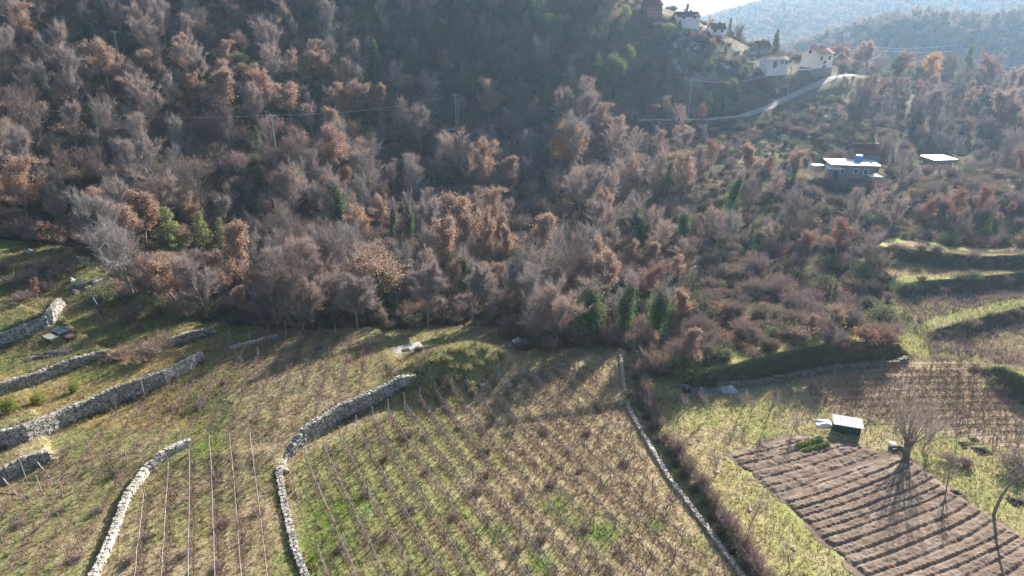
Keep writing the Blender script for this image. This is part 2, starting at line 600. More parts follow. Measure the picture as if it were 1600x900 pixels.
FIELDS = [(-150, 905), (-150, 372), (60, 378), (110, 388), (185, 430), (215, 480), (330, 503), (450, 516), (560, 512), (660, 513), (720, 508), (775, 512), (810, 548), (930, 540), (972, 546),
          (1000, 575), (1060, 606), (1120, 604), (1180, 580), (1260, 558), (1405, 545), (1385, 500), (1400, 440), (1345, 386), (1450, 376), (1750, 382), (1750, 905)]
field_poly = world_poly(FIELDS)
C_POLY = world_poly([(455, 720), (560, 668), (640, 625), (780, 592), (930, 548), (965, 556), (975, 630), (1040, 745), (1150, 900), (490, 900)])
R_POLY = world_poly([(1255, 592), (1300, 580), (1420, 566), (1510, 564), (1600, 632), (1700, 700), (1600, 705), (1560, 700), (1470, 680), (1250, 630)])
RG_POLY = world_poly([(1010, 600), (1200, 590), (1420, 560), (1510, 562), (1700, 700), (1700, 905), (1215, 905), (1060, 700)])
ROAD_PIX = [(60, 300, 112), (200, 290, 115), (320, 268, 124), (432, 242, 135), (560, 222, 150), (713, 206, 166), (850, 198, 174), (1000, 193, 180), (1100, 191, 181), (1160, 185, 181), (1200, 170, 185), (1232, 152, 190), (1270, 136, 195), (1300, 123, 200), (1335, 113, 210), (1360, 108, 222)]
road_pts = np.array([at_d(*p)[:2] for p in ROAD_PIX])

def clip_rows(origin, d, perp, n0, n1, spacing, poly, lo=-60, hi=60):
    out = []
    for k in range(n0, n1):
        o_ = origin + perp * spacing * k
        t = np.arange(lo, hi, .3)
        P = o_ + d * t[:, None]
        m = poly_mask(P[:, 0], P[:, 1], poly)
        if m.sum() < 10: continue
        i0 = np.nonzero(m)[0]
        # the longest unbroken run
        br = np.nonzero(np.diff(i0) > 1)[0]
        runs = np.split(i0, br + 1)
        r_ = max(runs, key=len)
        if len(r_) > 10: out.append((P[r_[0]], P[r_[-1]]))
    return out


unit = lambda v: np.array(v) / np.linalg.norm(v)
dC = unit((.47, -.88))
C_IN = world_poly([(474, 724), (527, 692), (619, 645), (700, 612), (780, 596), (880, 572), (955, 575), (962, 640), (1020, 745), (1120, 900), (1130, 960), (490, 960), (500, 800)])
rowsC = clip_rows(hit(478, 721)[:2], dC, np.array([-dC[1], dC[0]]), -2, 32, 1.83, C_IN)
M_IN = world_poly([(255, 745), (300, 706), (330, 690), (405, 688), (428, 700), (432, 760), (446, 830), (462, 960), (170, 960), (215, 800)])
a, b = hit(330, 700)[:2], hit(338, 890)[:2]
dM = unit(b - a)
rowsM = clip_rows(a, dM, np.array([-dM[1], dM[0]]), -7, 7, 1.75, M_IN)
L_IN = world_poly([(0, 770), (88, 722), (150, 660), (312, 585), (340, 545), (480, 520), (560, 530), (590, 560), (600, 590), (520, 640), (425, 690), (300, 690), (250, 710), (200, 760), (140, 905), (-100, 905), (-100, 800)])
a, b = hit(204, 715)[:2], hit(101, 887)[:2]
dL = unit(b - a)
rowsL = clip_rows(a, dL, np.array([-dL[1], dL[0]]), -12, 18, 2.0, L_IN, -50, 40)
R_IN = world_poly([(1262, 603), (1310, 592), (1420, 575), (1505, 568), (1590, 632), (1640, 690), (1560, 690), (1470, 672), (1265, 625)])
a, b = hit(1270, 596)[:2], hit(1500, 590)[:2]
dR = unit(b - a)
rowsR = clip_rows(a, dR, np.array([dR[1], -dR[0]]), -8, 14, 1.25, R_IN, -10, 60)

ax = np.concatenate([-np.geomspace(7600, 75, 60), np.arange(-74.5, 88, .45), np.geomspace(88.5, 7600, 62)])
ax = np.concatenate([ax[(ax < -74.5) & (ax < -200)], np.arange(-200, -74.5, 2.2), np.arange(-74.5, 88, .32), np.arange(88, 240, 2.2), ax[ax > 240]])
ay = np.concatenate([[-7600, -3000, -1000, -400, -160, -60, -20, 0, 10, 16], np.arange(20, 100, .32), np.arange(100, 112, .6), np.arange(112, 250, 1.4), np.geomspace(251, 7600, 110)])
GX, GY = np.meshgrid(ax, ay)
GZ = height(GX, GY)
# cut the road bench into the slope
rd, _, rpar = seg_near(GX, GY, road_pts)
road_z0 = np.array([hz(*p) for p in road_pts])
road_z = np.convolve(np.pad(road_z0, 1, mode='edge'), [.25, .5, .25], mode='valid')
rz_ = np.interp(rpar, np.arange(len(road_z)), road_z)
bw = 1 - sstep(rd, 3.0, 6.5)
GZ = GZ * (1 - bw) + rz_ * bw


def ground_z(x, y):
    """height with the road bench included"""
    x, y = np.asarray(x, float), np.asarray(y, float)
    z = height(x, y)
    d, _, par = seg_near(x, y, road_pts)
    w = 1 - sstep(d, 3.0, 6.5)
    return z * (1 - w) + np.interp(par, np.arange(len(road_z)), road_z) * w


infield = poly_mask(GX, GY, field_poly) & (GY < 130)
inC, inR, inRG = poly_mask(GX, GY, C_POLY), poly_mask(GX, GY, R_POLY), poly_mask(GX, GY, RG_POLY)
n1, n2, n3 = fbm(GX, GY, 14), fbm(GX + 90, GY, 5), fbm(GX, GY + 55, 2.2)
C3 = lambda c: np.array(c)[None, None, :]
mixa = lambda a, b, w: a * (1 - w[..., None]) + b * w[..., None]
litter = mixa(C3((.10, .075, .055)), C3((.155, .115, .08)), sstep(n2, .4, .6))
litter = mixa(litter, C3((.10, .105, .045)), sstep(n1, .5, .7) * .8)
tan, grass, straw = C3((.37, .295, .21)), C3((.26, .25, .125)), C3((.45, .37, .265))
fld = mixa(tan, grass, sstep(n2 * .6 + n1 * .4, .44, .58))
fld = mixa(fld, straw, sstep(n3, .58, .75) * .5)
pinkish = mixa(C3((.42, .335, .235)), C3((.30, .295, .14)), sstep(n2 * .5 + n3 * .5 + np.clip((-GX - 2) / 26, -.12, .4), .5, .62))
fld = mixa(fld, pinkish, inC * 1.0)
rg = mixa(C3((.36, .335, .16)), C3((.42, .35, .22)), sstep(n2, .48, .64))
fld = mixa(fld, rg, inRG * 1.0)
fld = mixa(fld, mixa(C3((.46, .345, .275)), C3((.40, .31, .235)), sstep(n3, .4, .6)), inR * 1.0)
# terraces above the stream: pale grass lips and dead scrub
tp = (GY > 66) & (GX > 33)
fld = mixa(fld, mixa(C3((.34, .32, .13)), C3((.30, .225, .17)), sstep(n2, .45, .55)), (infield & tp & ~inR) * 1.0)
# the left terraces: lush and dry patches
lp = (GX < -30) & (GY > 56)
fld = mixa(fld, mixa(C3((.15, .175, .05)), C3((.36, .25, .11)), sstep(n1, .5, .66)), (infield & lp) * .75)
colr = mixa(litter, fld, infield * 1.0)
# rocky clearing below the road by the hamlet
PXg, PYg, _z = project(np.stack([GX, GY, GZ], -1))
clear = poly_mask(PXg, PYg, [(1090, 235), (1160, 196), (1240, 165), (1310, 130), (1400, 150), (1410, 200), (1380, 240), (1280, 245), (1180, 270)]) & (GY > 100) & (GY < 235)
colr = mixa(colr, mixa(C3((.17, .15, .085)), C3((.30, .27, .21)), sstep(n3, .5, .72)), clear * .9)
vill = (GY > 185) & (GY < 240) & (GX > 45) & (GX < 130)
colr = mixa(colr, mixa(C3((.20, .165, .11)), C3((.36, .32, .27)), sstep(n2, .52, .68)), vill * .7)
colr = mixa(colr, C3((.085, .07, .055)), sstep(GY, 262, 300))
strip_w = np.zeros(GX.shape)
nearm = (GY > 20) & (GY < 110) & (np.abs(GX) < 92)
for rows_, wid_, str_ in ((rowsC, .45, .6), (rowsM, .45, .65), (rowsL, .5, .6), (rowsR, .42, .45)):
    for a_, b_ in rows_:
        lo_, hi_ = np.minimum(a_, b_) - 1, np.maximum(a_, b_) + 1
        q_ = nearm & (GX > lo_[0]) & (GX < hi_[0]) & (GY > lo_[1]) & (GY < hi_[1])
        if not q_.any(): continue
        d_ = seg_near(GX[q_], GY[q_], np.array([a_, b_]))[0]
        strip_w[q_] = np.maximum(strip_w[q_], str_ * (1 - sstep(d_, wid_ * .55, wid_ * 1.25)))
strip_w *= .55 + .75 * sstep(n3, .35, .6)
colr = mixa(colr, C3((.20, .14, .11)), np.clip(strip_w * 1.2, 0, .9))
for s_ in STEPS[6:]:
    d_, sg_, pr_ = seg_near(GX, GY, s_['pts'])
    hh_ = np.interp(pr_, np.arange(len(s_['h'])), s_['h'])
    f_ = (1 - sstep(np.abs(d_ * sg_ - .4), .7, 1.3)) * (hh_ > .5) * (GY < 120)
    colr = mixa(colr, C3((.085, .078, .045)), f_ * .95)  # bank faces: dark scrub, with their shade also put into the colour
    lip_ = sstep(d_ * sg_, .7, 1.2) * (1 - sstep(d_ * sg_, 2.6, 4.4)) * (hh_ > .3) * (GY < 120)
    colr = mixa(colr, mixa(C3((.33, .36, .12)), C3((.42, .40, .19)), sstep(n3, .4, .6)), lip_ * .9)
BIT = [(925, 832, .9), (1025, 820, .7), (870, 790, 1.1), (780, 832, .7), (845, 880, .8), (520, 800, 2.0), (500, 860, 1.6), (320, 700, 1.5), (945, 830, .8)]
for px, py, r_ in BIT:
    p = hit(px, py)
    colr = mixa(colr, C3((.12, .21, .03)), .8 * np.exp(-(((GX - p[0]) ** 2 + (GY - p[1]) ** 2) / (2.2 * r_ ** 2))))
nY, nX = GX.shape
V = np.stack([GX, GY, GZ], -1).reshape(-1, 3)
ii = np.arange(nY * nX).reshape(nY, nX)
F = np.stack([ii[:-1, :-1], ii[:-1, 1:], ii[1:, 1:], ii[1:, :-1]], -1).reshape(-1, 4)
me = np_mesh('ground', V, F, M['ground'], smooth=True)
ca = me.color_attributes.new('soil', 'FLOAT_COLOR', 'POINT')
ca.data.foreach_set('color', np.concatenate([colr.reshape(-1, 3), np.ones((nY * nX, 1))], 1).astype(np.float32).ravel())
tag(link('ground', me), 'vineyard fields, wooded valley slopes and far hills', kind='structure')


def strip(name, pts, width, m, lift=.05, zfun=ground_z, stepm=.6, wob=.15, kind='structure', label=None):
    """a sheet that follows a polyline along the ground"""
    pts = [np.array(p[:2]) for p in pts]
    P = []
    for a, b in zip(pts[:-1], pts[1:]):
        n = max(2, int(np.linalg.norm(b - a) / stepm))
        P += [a + (b - a) * k / n for k in range(n)]
    P.append(pts[-1])
    P = np.array(P)
    for _ in range(3):
        P[1:-1] = (P[:-2] + 2 * P[1:-1] + P[2:]) / 4
    T = np.gradient(P, axis=0)
    T /= np.linalg.norm(T, axis=1)[:, None]
    Nn = np.stack([-T[:, 1], T[:, 0]], 1)
    offs = np.linspace(-.5, .5, 5)
    rows = []
    for k, o_ in enumerate(offs):
        w_ = width * (1 + wob * (vnoise(np.arange(len(P)) * 1.0, np.full(len(P), k * 7.0), 3.0) - .5) * (1 if abs(o_) > .3 else 0) * 2)
        Q = P + Nn * (o_ * w_)[:, None]
        rows.append(np.column_stack([Q, zfun(Q[:, 0], Q[:, 1]) + lift]))
    Vv = np.stack(rows, 1).reshape(-1, 3)
    idx = np.arange(len(P) * 5).reshape(len(P), 5)
    Ff = np.stack([idx[:-1, :-1], idx[1:, :-1], idx[1:, 1:], idx[:-1, 1:]], -1).reshape(-1, 4)
    o = link(name, np_mesh(name, Vv, Ff, m, smooth=True))
    return tag(o, label, kind=kind)


strip('road', road_pts[:], 3.1, M['road'], .12, wob=.08, label='pale narrow road climbing the slope to the hamlet')
strip('stream', line_hit([(1062, 606), (1110, 614), (1180, 602), (1260, 584), (1330, 574), (1395, 569)]), 1.5, M['gravel'], .06, label='stony grey stream bed below the dark bank')
strip('forest_track', line_hit([(1030, 520), (1045, 500), (1062, 470), (1090, 400), (1128, 350)]), 1.0, M['gully'], .1, wob=.6, label='stony gully track running up between the trees')

# ------------------------------------------------------------------ dry stone walls
def stone_wall(pts, tops, thick, label, m, foot_drop=.25, group=None, s_len=.27, s_h=.155):
    """courses of separate rough blocks on both faces and a capping of flat stones"""
    B = Build()
    pts = [np.array(p) for p in pts]
    rr = random.Random(len(pts) * 13 + int(abs(pts[0][0]) * 10))
    seglen = [np.linalg.norm(b - a) for a, b in zip(pts[:-1], pts[1:])]
    tot = sum(seglen)
    cum = np.concatenate([[0], np.cumsum(seglen)])

    def pos(s):
        s = min(max(s, 0), tot)
        i = min(int(np.searchsorted(cum, s, side='right') - 1), len(pts) - 2)
        t = (s - cum[i]) / seglen[i]
        return pts[i] + (pts[i + 1] - pts[i]) * t, (pts[i + 1] - pts[i]) / seglen[i], tops[i] + (tops[i + 1] - tops[i]) * t
    s = 0.0
    while s < tot:
        L = s_len * rr.choice((.55, .75, 1.0, 1.3, 1.9)) * rr.uniform(.85, 1.15)
        c, d, top = pos(s + L / 2)
        nrm = np.array([-d[1], d[0]])
        front = c - nrm * 0.0
        zf = hz(*(front - nrm * .35)) - foot_drop
        rz = math.atan2(d[1], d[0])
        z = zf
        while z < top - .02:
            h = min(s_h * rr.choice((.6, .8, 1.0, 1.5)) * rr.uniform(.85, 1.15), top - z)
            off = rr.uniform(-.05, .05)
            q = front + nrm * (thick * .5 - .05 + off) + d * rr.uniform(-.08, .08)
            B.box((q[0], q[1], z + h / 2), (L * rr.uniform(.85, 1.08), thick * rr.uniform(.94, 1.06), h * rr.uniform(.9, 1.02)), rz + rr.uniform(-.1, .1), rr.uniform(.86, .98),
                  Matrix.Rotation(rr.uniform(-.08, .08), 3, 'X') @ Matrix.Rotation(rr.uniform(-.1, .1), 3, 'Y'))
            z += h
        for k in range(2):
            q = front + nrm * (thick * (.22 + .5 * k) + rr.uniform(-.06, .06))
            B.box((q[0], q[1], top + rr.uniform(-.02, .06)), (L * rr.uniform(.6, 1.1), thick * rr.uniform(.4, .6), .14), rz + rr.uniform(-.4, .4), .85, Matrix.Rotation(rr.uniform(-.2, .2), 3, 'X'))
        s += L * .96
    o = B.build('stone_wall', m)
    return tag(o, label, 'wall', group)


WL = {'field': 'long winding grey stone wall between the two vineyards, its lower half narrow and pale', 'short': 'short stub of grey stone wall in the lower corner, ending among vine stakes',
      'long': 'longest and tallest grey stone retaining wall, below the terrace with yellow-green bushes', 'second': 'low grey retaining wall just above the terrace with yellow-green bushes',
      'corner': 'short stone wall behind the bare thicket, near the corner of the tall wall', 'third': 'uppermost stone retaining wall, holding a strip of straw-coloured grass'}
for key, s, top in WALLS:
    P = s['pts']
    T = np.gradient(P, axis=0)
    T /= np.linalg.norm(T, axis=1)[:, None]
    Nn = np.stack([-T[:, 1], T[:, 0]], 1)
    back = P + Nn * .75
    tops = height(back[:, 0], back[:, 1]) + top
    if key == 'field': tops[:5] = height(P[:5, 0], P[:5, 1]) + .6
    stone_wall(list(P), list(tops + .28 * (vnoise(np.arange(len(tops)) * 1.7, tops * 0 + len(tops), 1.0) - .5)), .5, WL[key], M['wall_stone'])
# free-standing and low walls
P = line_hit([(148, 912), (165, 880), (185, 832), (205, 778), (234, 738), (262, 715), (297, 697)])
stone_wall(list(P), list(height(P[:, 0], P[:, 1]) + np.array([.4, .45, .5, .55, .6, .75, .6])), .5, 'free-standing pale rubble wall curving down through the lower vineyard to the picture edge', M['pale_stone'])
P = line_hit([(968, 556), (972, 600), (980, 640), (1005, 685), (1040, 745), (1085, 805), (1125, 860), (1165, 912)])
stone_wall(list(P), list(height(P[:, 0], P[:, 1]) + .2), .36, 'low pale stone kerb wall along the vineyard edge beside the brown hedge', M['pale_stone'], .15)
P = line_hit([(1120, 606), (1180, 605), (1250, 590), (1330, 579), (1400, 573), (1418, 566)])
stone_wall(list(P), list(height(P[:, 0], P[:, 1]) + .55), .55, 'low mossy stone wall between the stream bed and the far vineyard', M['mossy_stone'])
P = line_hit([(360, 547), (395, 538), (435, 527)])
stone_wall(list(P), list(height(P[:, 0], P[:, 1]) + .25), .5, 'short low line of pale stones among vine stakes, uphill in the upper vineyard', M['pale_stone'], .15)

# ------------------------------------------------------------------ ploughed plots
def plot(name, pix, dir_pix, spacing, amp, m, label, cell=.17, edge=.5, lump=.065, skip=None):
    W = np.array(world_poly(pix))
    a, b = hit(*dir_pix[0])[:2], hit(*dir_pix[1])[:2]
    d = (b - a) / np.linalg.norm(b - a)
    n_ = np.array([-d[1], d[0]])
    xs, ys = np.arange(W[:, 0].min(), W[:, 0].max(), cell), np.arange(W[:, 1].min(), W[:, 1].max(), cell)
    X, Y = np.meshgrid(xs, ys)
    ins = poly_mask(X + .9 * (vnoise(X, Y, 1.7) - .5) + .5 * (vnoise(X, Y, .6) - .5), Y + .9 * (vnoise(X + 40, Y, 1.7) - .5) + .5 * (vnoise(X + 9, Y, .6) - .5), [tuple(p) for p in W])
    ed, _, _ = seg_near(X, Y, np.concatenate([W, W[:1]]))
    ed = np.where(ins, ed, 0)
    ed = np.maximum(ed - .5 * vnoise(X, Y, .9), 0)
    u, v = (X - a[0]) * d[0] + (Y - a[1]) * d[1], (X - a[0]) * n_[0] + (Y - a[1]) * n_[1]
    v = v + .5 * (vnoise(u, v * .4, 4) - .5) + .7 * (vnoise(u * .1, v, 2.2) - .5) - .006 * u * u
    ph = (v / spacing) % 1.0
    rid = 1 - np.exp(-((ph - .5) / .13) ** 2) + .25 * np.exp(-((ph - .68) / .1) ** 2)
    mod = .55 + .8 * vnoise(np.floor(v / spacing) * 9.7, u * 0.15, 1.0)
    fade = sstep(ed, 0, edge)
    Z = height(X, Y) + .03 + fade * (.10 + amp * (rid - .6) * mod + lump * ((fbm(X, Y, .6, 3) - .5) * 3.0 + (rng.random(X.shape) - .5) * .7))
    Z = np.where(ins, Z, height(X, Y) - .06)
    keep = ins[:-1, :-1] | ins[1:, :-1] | ins[:-1, 1:] | ins[1:, 1:]
    idx = np.arange(X.size).reshape(X.shape)
    Ff = np.stack([idx[:-1, :-1], idx[:-1, 1:], idx[1:, 1:], idx[1:, :-1]], -1)[keep]
    o = link(name, np_mesh(name, np.stack([X, Y, Z], -1).reshape(-1, 3), Ff, m, smooth=False))
    tag(o, label, kind='structure')
    return a, d, n_


plot('ploughed_field', [(1215, 779), (1252, 760), (1302, 738), (1352, 722), (1398, 709), (1440, 728), (1482, 762), (1560, 812), (1650, 868), (1650, 950), (1370, 950), (1340, 900), (1276, 842)],
     [(1283, 843), (1482, 784)], .95, .16, M['soil'], 'brown ploughed field with curved furrows')
plot('vegetable_field', [(1128, 710), (1185, 692), (1240, 678), (1300, 684), (1394, 709), (1352, 727), (1302, 744), (1254, 766), (1219, 786), (1180, 752), (1150, 727)],
     [(1142, 718), (1262, 692)], 1.0, .10, M['soil'], 'brown vegetable plot with a few green rows', lump=.08)

# ------------------------------------------------------------------ plants: prototypes
def rot_to(d):
    d = d / np.linalg.norm(d)
    a = np.cross(d, [0, 0, 1.0])
    if np.linalg.norm(a) < 1e-4: a = np.array([1.0, 0, 0])
    a /= np.linalg.norm(a)
    return a, np.cross(d, a)


def grow(rs, h, spread, levels=3, n0=5, lean=.05, first=.3, up=.55, trunks=1):
    """limb segments (p0, p1, r0, r1) and tip points with directions"""
    segs, tips = [], []

    def limb(p, d, L, r, lev):
        n = 4 if lev == 0 else 3
        q = p.copy()
        dd = d.copy()
        for i in range(n):
            dd = dd + rs.normal(0, .10 + .05 * lev, 3)
            dd[2] += .06 * (lev > 0) * up
            dd /= np.linalg.norm(dd)
            q2 = q + dd * L / n
            r2 = r * (1 - .75 * (i + 1) / n) if lev == levels - 1 else r * (1 - .55 * (i + 1) / n)
            r1 = r * (1 - (.75 if lev == levels - 1 else .55) * i / n)
            segs.append((q.copy(), q2.copy(), r1, max(r2, .008)))
            frac = (i + 1) / n
            if lev < levels - 1 and frac > (first if lev == 0 else .2):
                for _ in range(n0 if lev == 0 else rs.integers(2, 4)):
                    a, b = rot_to(dd)
                    an = rs.uniform(0, 6.283)
                    el = rs.uniform(.45, 1.0) * spread
                    nd = dd * math.cos(el) + (a * math.cos(an) + b * math.sin(an)) * math.sin(el)
                    nd[2] += up * .35
                    nd /= np.linalg.norm(nd)
                    limb(q2 - dd * L / n * rs.uniform(0, .8), nd, L * rs.uniform(.38, .58) * (1.15 - .45 * frac), r2 * .6, lev + 1)
            if lev >= 1:
                tips.append((q2.copy(), dd.copy(), lev))
            q = q2
    for t in range(trunks):
        d0 = np.array([rs.normal(0, lean), rs.normal(0, lean), 1.0])
        if trunks > 1:
            an = 6.283 * t / trunks + rs.normal(0, .3)
            d0[:2] += np.array([math.cos(an), math.sin(an)]) * rs.uniform(.15, .4)
        limb(np.array([rs.normal(0, .1), rs.normal(0, .1), -.3]), d0 / np.linalg.norm(d0), h * rs.uniform(.72, .85), .018 * h if trunks == 1 else .012 * h, 0)
    return segs, tips


def tube_mesh(segs, minr, sides=5):
    Vs, Fs, b = [], [], 0
    for p0, p1, r0, r1 in segs:
        if r0 < minr: continue
        a, c = rot_to(p1 - p0)
        an = np.arange(sides) * 2 * math.pi / sides
        ringd = np.outer(np.cos(an), a) + np.outer(np.sin(an), c)
        Vs += [p0 + ringd * r0, p1 + ringd * r1]
        k = np.arange(sides)
        Fs.append(np.stack([b + k, b + (k + 1) % sides, b + sides + (k + 1) % sides, b + sides + k], 1))
        b += 2 * sides
    return np.concatenate(Vs), np.concatenate(Fs)


def slivers(rs, P, D, n_each, len_, wid, spread=.7, up=.25):
    """thin triangles from points P along directions D"""
    k = len(P) * n_each
    p = np.repeat(P, n_each, 0)
    d = np.repeat(D, n_each, 0) + rs.normal(0, spread, (k, 3))
    d[:, 2] += up
    d /= np.linalg.norm(d, axis=1)[:, None]
    L = rs.uniform(.5, 1.3, (k, 1)) * len_
    s = np.cross(d, rs.normal(0, 1, (k, 3)))
    s /= np.linalg.norm(s, axis=1)[:, None] + 1e-9
    w = rs.uniform(.6, 1.4, (k, 1)) * wid
    p = p + rs.normal(0, .06, (k, 3))
    V = np.stack([p - s * w / 2, p + s * w / 2, p + d * L], 1).reshape(-1, 3)
    return V, np.arange(3 * k).reshape(-1, 3)


def leaves(rs, C, size, asp=.7):
    """loose leaf faces (diamonds as two triangles would double the count: one triangle pair is a quad)"""
    k = len(C)
    n = rs.normal(0, 1, (k, 3))
    n /= np.linalg.norm(n, axis=1)[:, None]
    a = np.cross(n, rs.normal(0, 1, (k, 3)))
    a /= np.linalg.norm(a, axis=1)[:, None] + 1e-9
    b = np.cross(n, a)
    s = rs.uniform(.6, 1.4, (k, 1)) * size / 2
    V = np.stack([C - a * s, C - b * s * asp, C + a * s, C + b * s * asp], 1).reshape(-1, 3)
    return V, np.arange(4 * k).reshape(-1, 4)


def tri(Fq):
    return np.concatenate([Fq[:, [0, 1, 2]], Fq[:, [0, 2, 3]]])


def join_tri(parts):
    Vs, Fs, mi, b = [], [], [], 0
    for V_, F_, m_ in parts:
        if F_.shape[1] == 4: F_ = tri(F_)
        Vs.append(V_)
        Fs.append(F_ + b)
        mi.append(np.full(len(F_), m_))
        b += len(V_)
    return np.concatenate(Vs), np.concatenate(Fs), np.concatenate(mi)


def arr(tips):
    return np.array([t[0] for t in tips]), np.array([t[1] for t in tips])


PROTO = {}      # kind -> list of (trunk mesh, crown mesh, height)


def proto_bare(seed, h=8.0, spread=.8, trunks=1, twig='twig', first=.3, bark='bark', n_tw=3600, up=.55):
    rs = np.random.default_rng(seed)
    segs, tips = grow(rs, h, spread, 3, 4, .06, first, up, trunks)
    V1, F1 = tube_mesh(segs, .0)
    tm = np_mesh('trunk', V1, F1, M[bark], smooth=True)
    P_, D_ = arr(tips)
    n = max(2, n_tw // len(P_))
    V2, F2 = slivers(rs, P_, D_, n, .11 * h, .0042 * h, .5, .35)
    return tm, np_mesh('crown', V2, F2, M[twig]), float(max(V2[:, 2]))


def proto_leafed(seed, h=8.0, leaf='oak_leaf', n_leaf=7000, size=.15, spread=.9, first=.35, frac=.48, bark='bark'):
    rs = np.random.default_rng(seed)
    segs, tips = grow(rs, h, spread, 3, 4, .06, first, .5)
    V1, F1 = tube_mesh(segs, .0)
    tm = np_mesh('trunk', V1, F1, M[bark], smooth=True)
    P_, D_ = arr(tips)
    sel = rs.random(len(P_)) < frac
    n = max(3, n_leaf // max(1, sel.sum()))
    C = np.repeat(P_[sel], n, 0) + rs.normal(0, 1, (n * sel.sum(), 3)) * np.array([.034, .034, .024]) * h
    Vl, Fl = leaves(rs, C, size)
    Vt, Ft = slivers(rs, P_, D_, 4, .10 * h, .005 * h, .55, .3)
    V2, F2, mi = join_tri([(Vl, Fl, 0), (Vt, Ft, 1)])
    return tm, np_mesh('crown', V2, F2, [M[leaf], M['twig']], mi), float(max(V2[:, 2]))


def proto_cone(seed, h=8.0, r=1.7, leaf='evergreen', n=3600, size=.22, rnd=.7, base=.08, ragged=.45):
    rs = np.random.default_rng(seed)
    B = Build()
    B.tube([(0, 0, -.3), (rs.normal(0, .05), 0, h * .5), (0, 0, h * .93)], [.02 * h, .013 * h, .004 * h], 6)
    nb = 70
    C = []
    for i in range(nb):
        t = base + (1 - base) * (i / nb) ** .9
        rad = r * (1 - t) ** rnd * (1 if t > .25 else .65 + 1.4 * t) * rs.uniform(1 - ragged, 1 + ragged * .45)
        an = rs.uniform(0, 6.283)
        d = np.array([math.cos(an), math.sin(an), rs.uniform(-.05, .55)])
        m_ = int(n / nb * (.4 + 1.3 * (1 - t)))
        s = rs.uniform(.15, 1, (m_, 1)) ** .7
        c = np.array([0, 0, t * h]) + d * rad * s + rs.normal(0, .085 * r + .05, (m_, 3)) * (1.1 - .5 * s)
        C.append(c)
        B.tube([(0, 0, t * h), tuple(np.array([0, 0, t * h]) + d * rad * .8)], [.006 * h * (1.1 - t), .003], 4, False)
    C = np.concatenate(C)
    V2, F2 = leaves(rs, C, size, .5)
    return B.mesh('trunk', M['bark']), np_mesh('crown', V2, tri(F2), M[leaf]), float(max(V2[:, 2]))


def proto_round(seed, h=6.0, r=2.2, leaf='evergreen', n=3800, size=.22):
    rs = np.random.default_rng(seed)
    B = Build()
    B.tube([(0, 0, -.3), (.05, 0, h * .35), (0, .05, h * .7)], [.03 * h, .022 * h, .01 * h], 6)
    C = []
    for i in range(46):
        d = rs.normal(0, 1, 3)
        d /= np.linalg.norm(d)
        rad = rs.uniform(.45, 1) ** .6
        c0 = np.array([0, 0, h * .56]) + d * np.array([r, r, h * .42]) * rad * rs.uniform(.75, 1.05)
        C.append(c0 + rs.normal(0, .16 * r, (n // 46, 3)))
        B.tube([(0, 0, h * .4), tuple(c0)], [.012 * h, .004 * h], 4, False)
    V2, F2 = leaves(rs, np.concatenate(C), size, .55)
    return B.mesh('trunk', M['bark']), np_mesh('crown', V2, tri(F2), M[leaf]), float(max(V2[:, 2]))


def proto_ivy(seed, h=8.0, full=.65, r=.72, leaf=None, n=5200, spread=.75):
    """trunk wrapped in ivy, bare twigs (or a few brown leaves) above"""
    rs = np.random.default_rng(seed)
    segs, tips = grow(rs, h, spread, 3, 4, .05, .4, .6)
    V1, F1 = tube_mesh(segs, .0)
    tm = np_mesh('trunk', V1, F1, M['bark'], smooth=True)
    thick = [s for s in segs if s[2] > .0045 * h and s[0][2] < full * h]
    C = []
    w = np.array([np.linalg.norm(s[1] - s[0]) * (.5 + s[2] * 10) for s in thick])
    for s, k in zip(thick, (n * w / w.sum()).astype(int)):
        t = rs.random((k, 1))
        rad = r * (1.15 - .65 * np.clip(s[0][2] / (full * h), 0, 1)) * (.45 + .8 * rs.random())
        C.append(s[0] + (s[1] - s[0]) * t + rs.normal(0, rad * .55, (k, 3)))
    Vl, Fl = leaves(rs, np.concatenate(C), .2, .8)
    P_, D_ = arr(tips)
    Vt, Ft = slivers(rs, P_, D_, max(2, 1500 // len(P_)), .11 * h, .005 * h, .55, .3)
    parts, mats = [(Vt, Ft, 0)], [M['twig']]
    if leaf:
        m_ = max(2, 5200 // len(P_))
        Cb = np.repeat(P_, m_, 0) + rs.normal(0, .045 * h, (m_ * len(P_), 3))
        Vb, Fb = leaves(rs, Cb, .15)
        parts.append((Vb, Fb, 1))
        mats.append(M[leaf])
    V2, F2, mi = join_tri(parts)
    Vi, Fi = Vl, tri(Fl)
    return tm, np_mesh('crown', V2, F2, mats, mi), float(max(V2[:, 2])), np_mesh('ivy', Vi, Fi, M['ivy'])


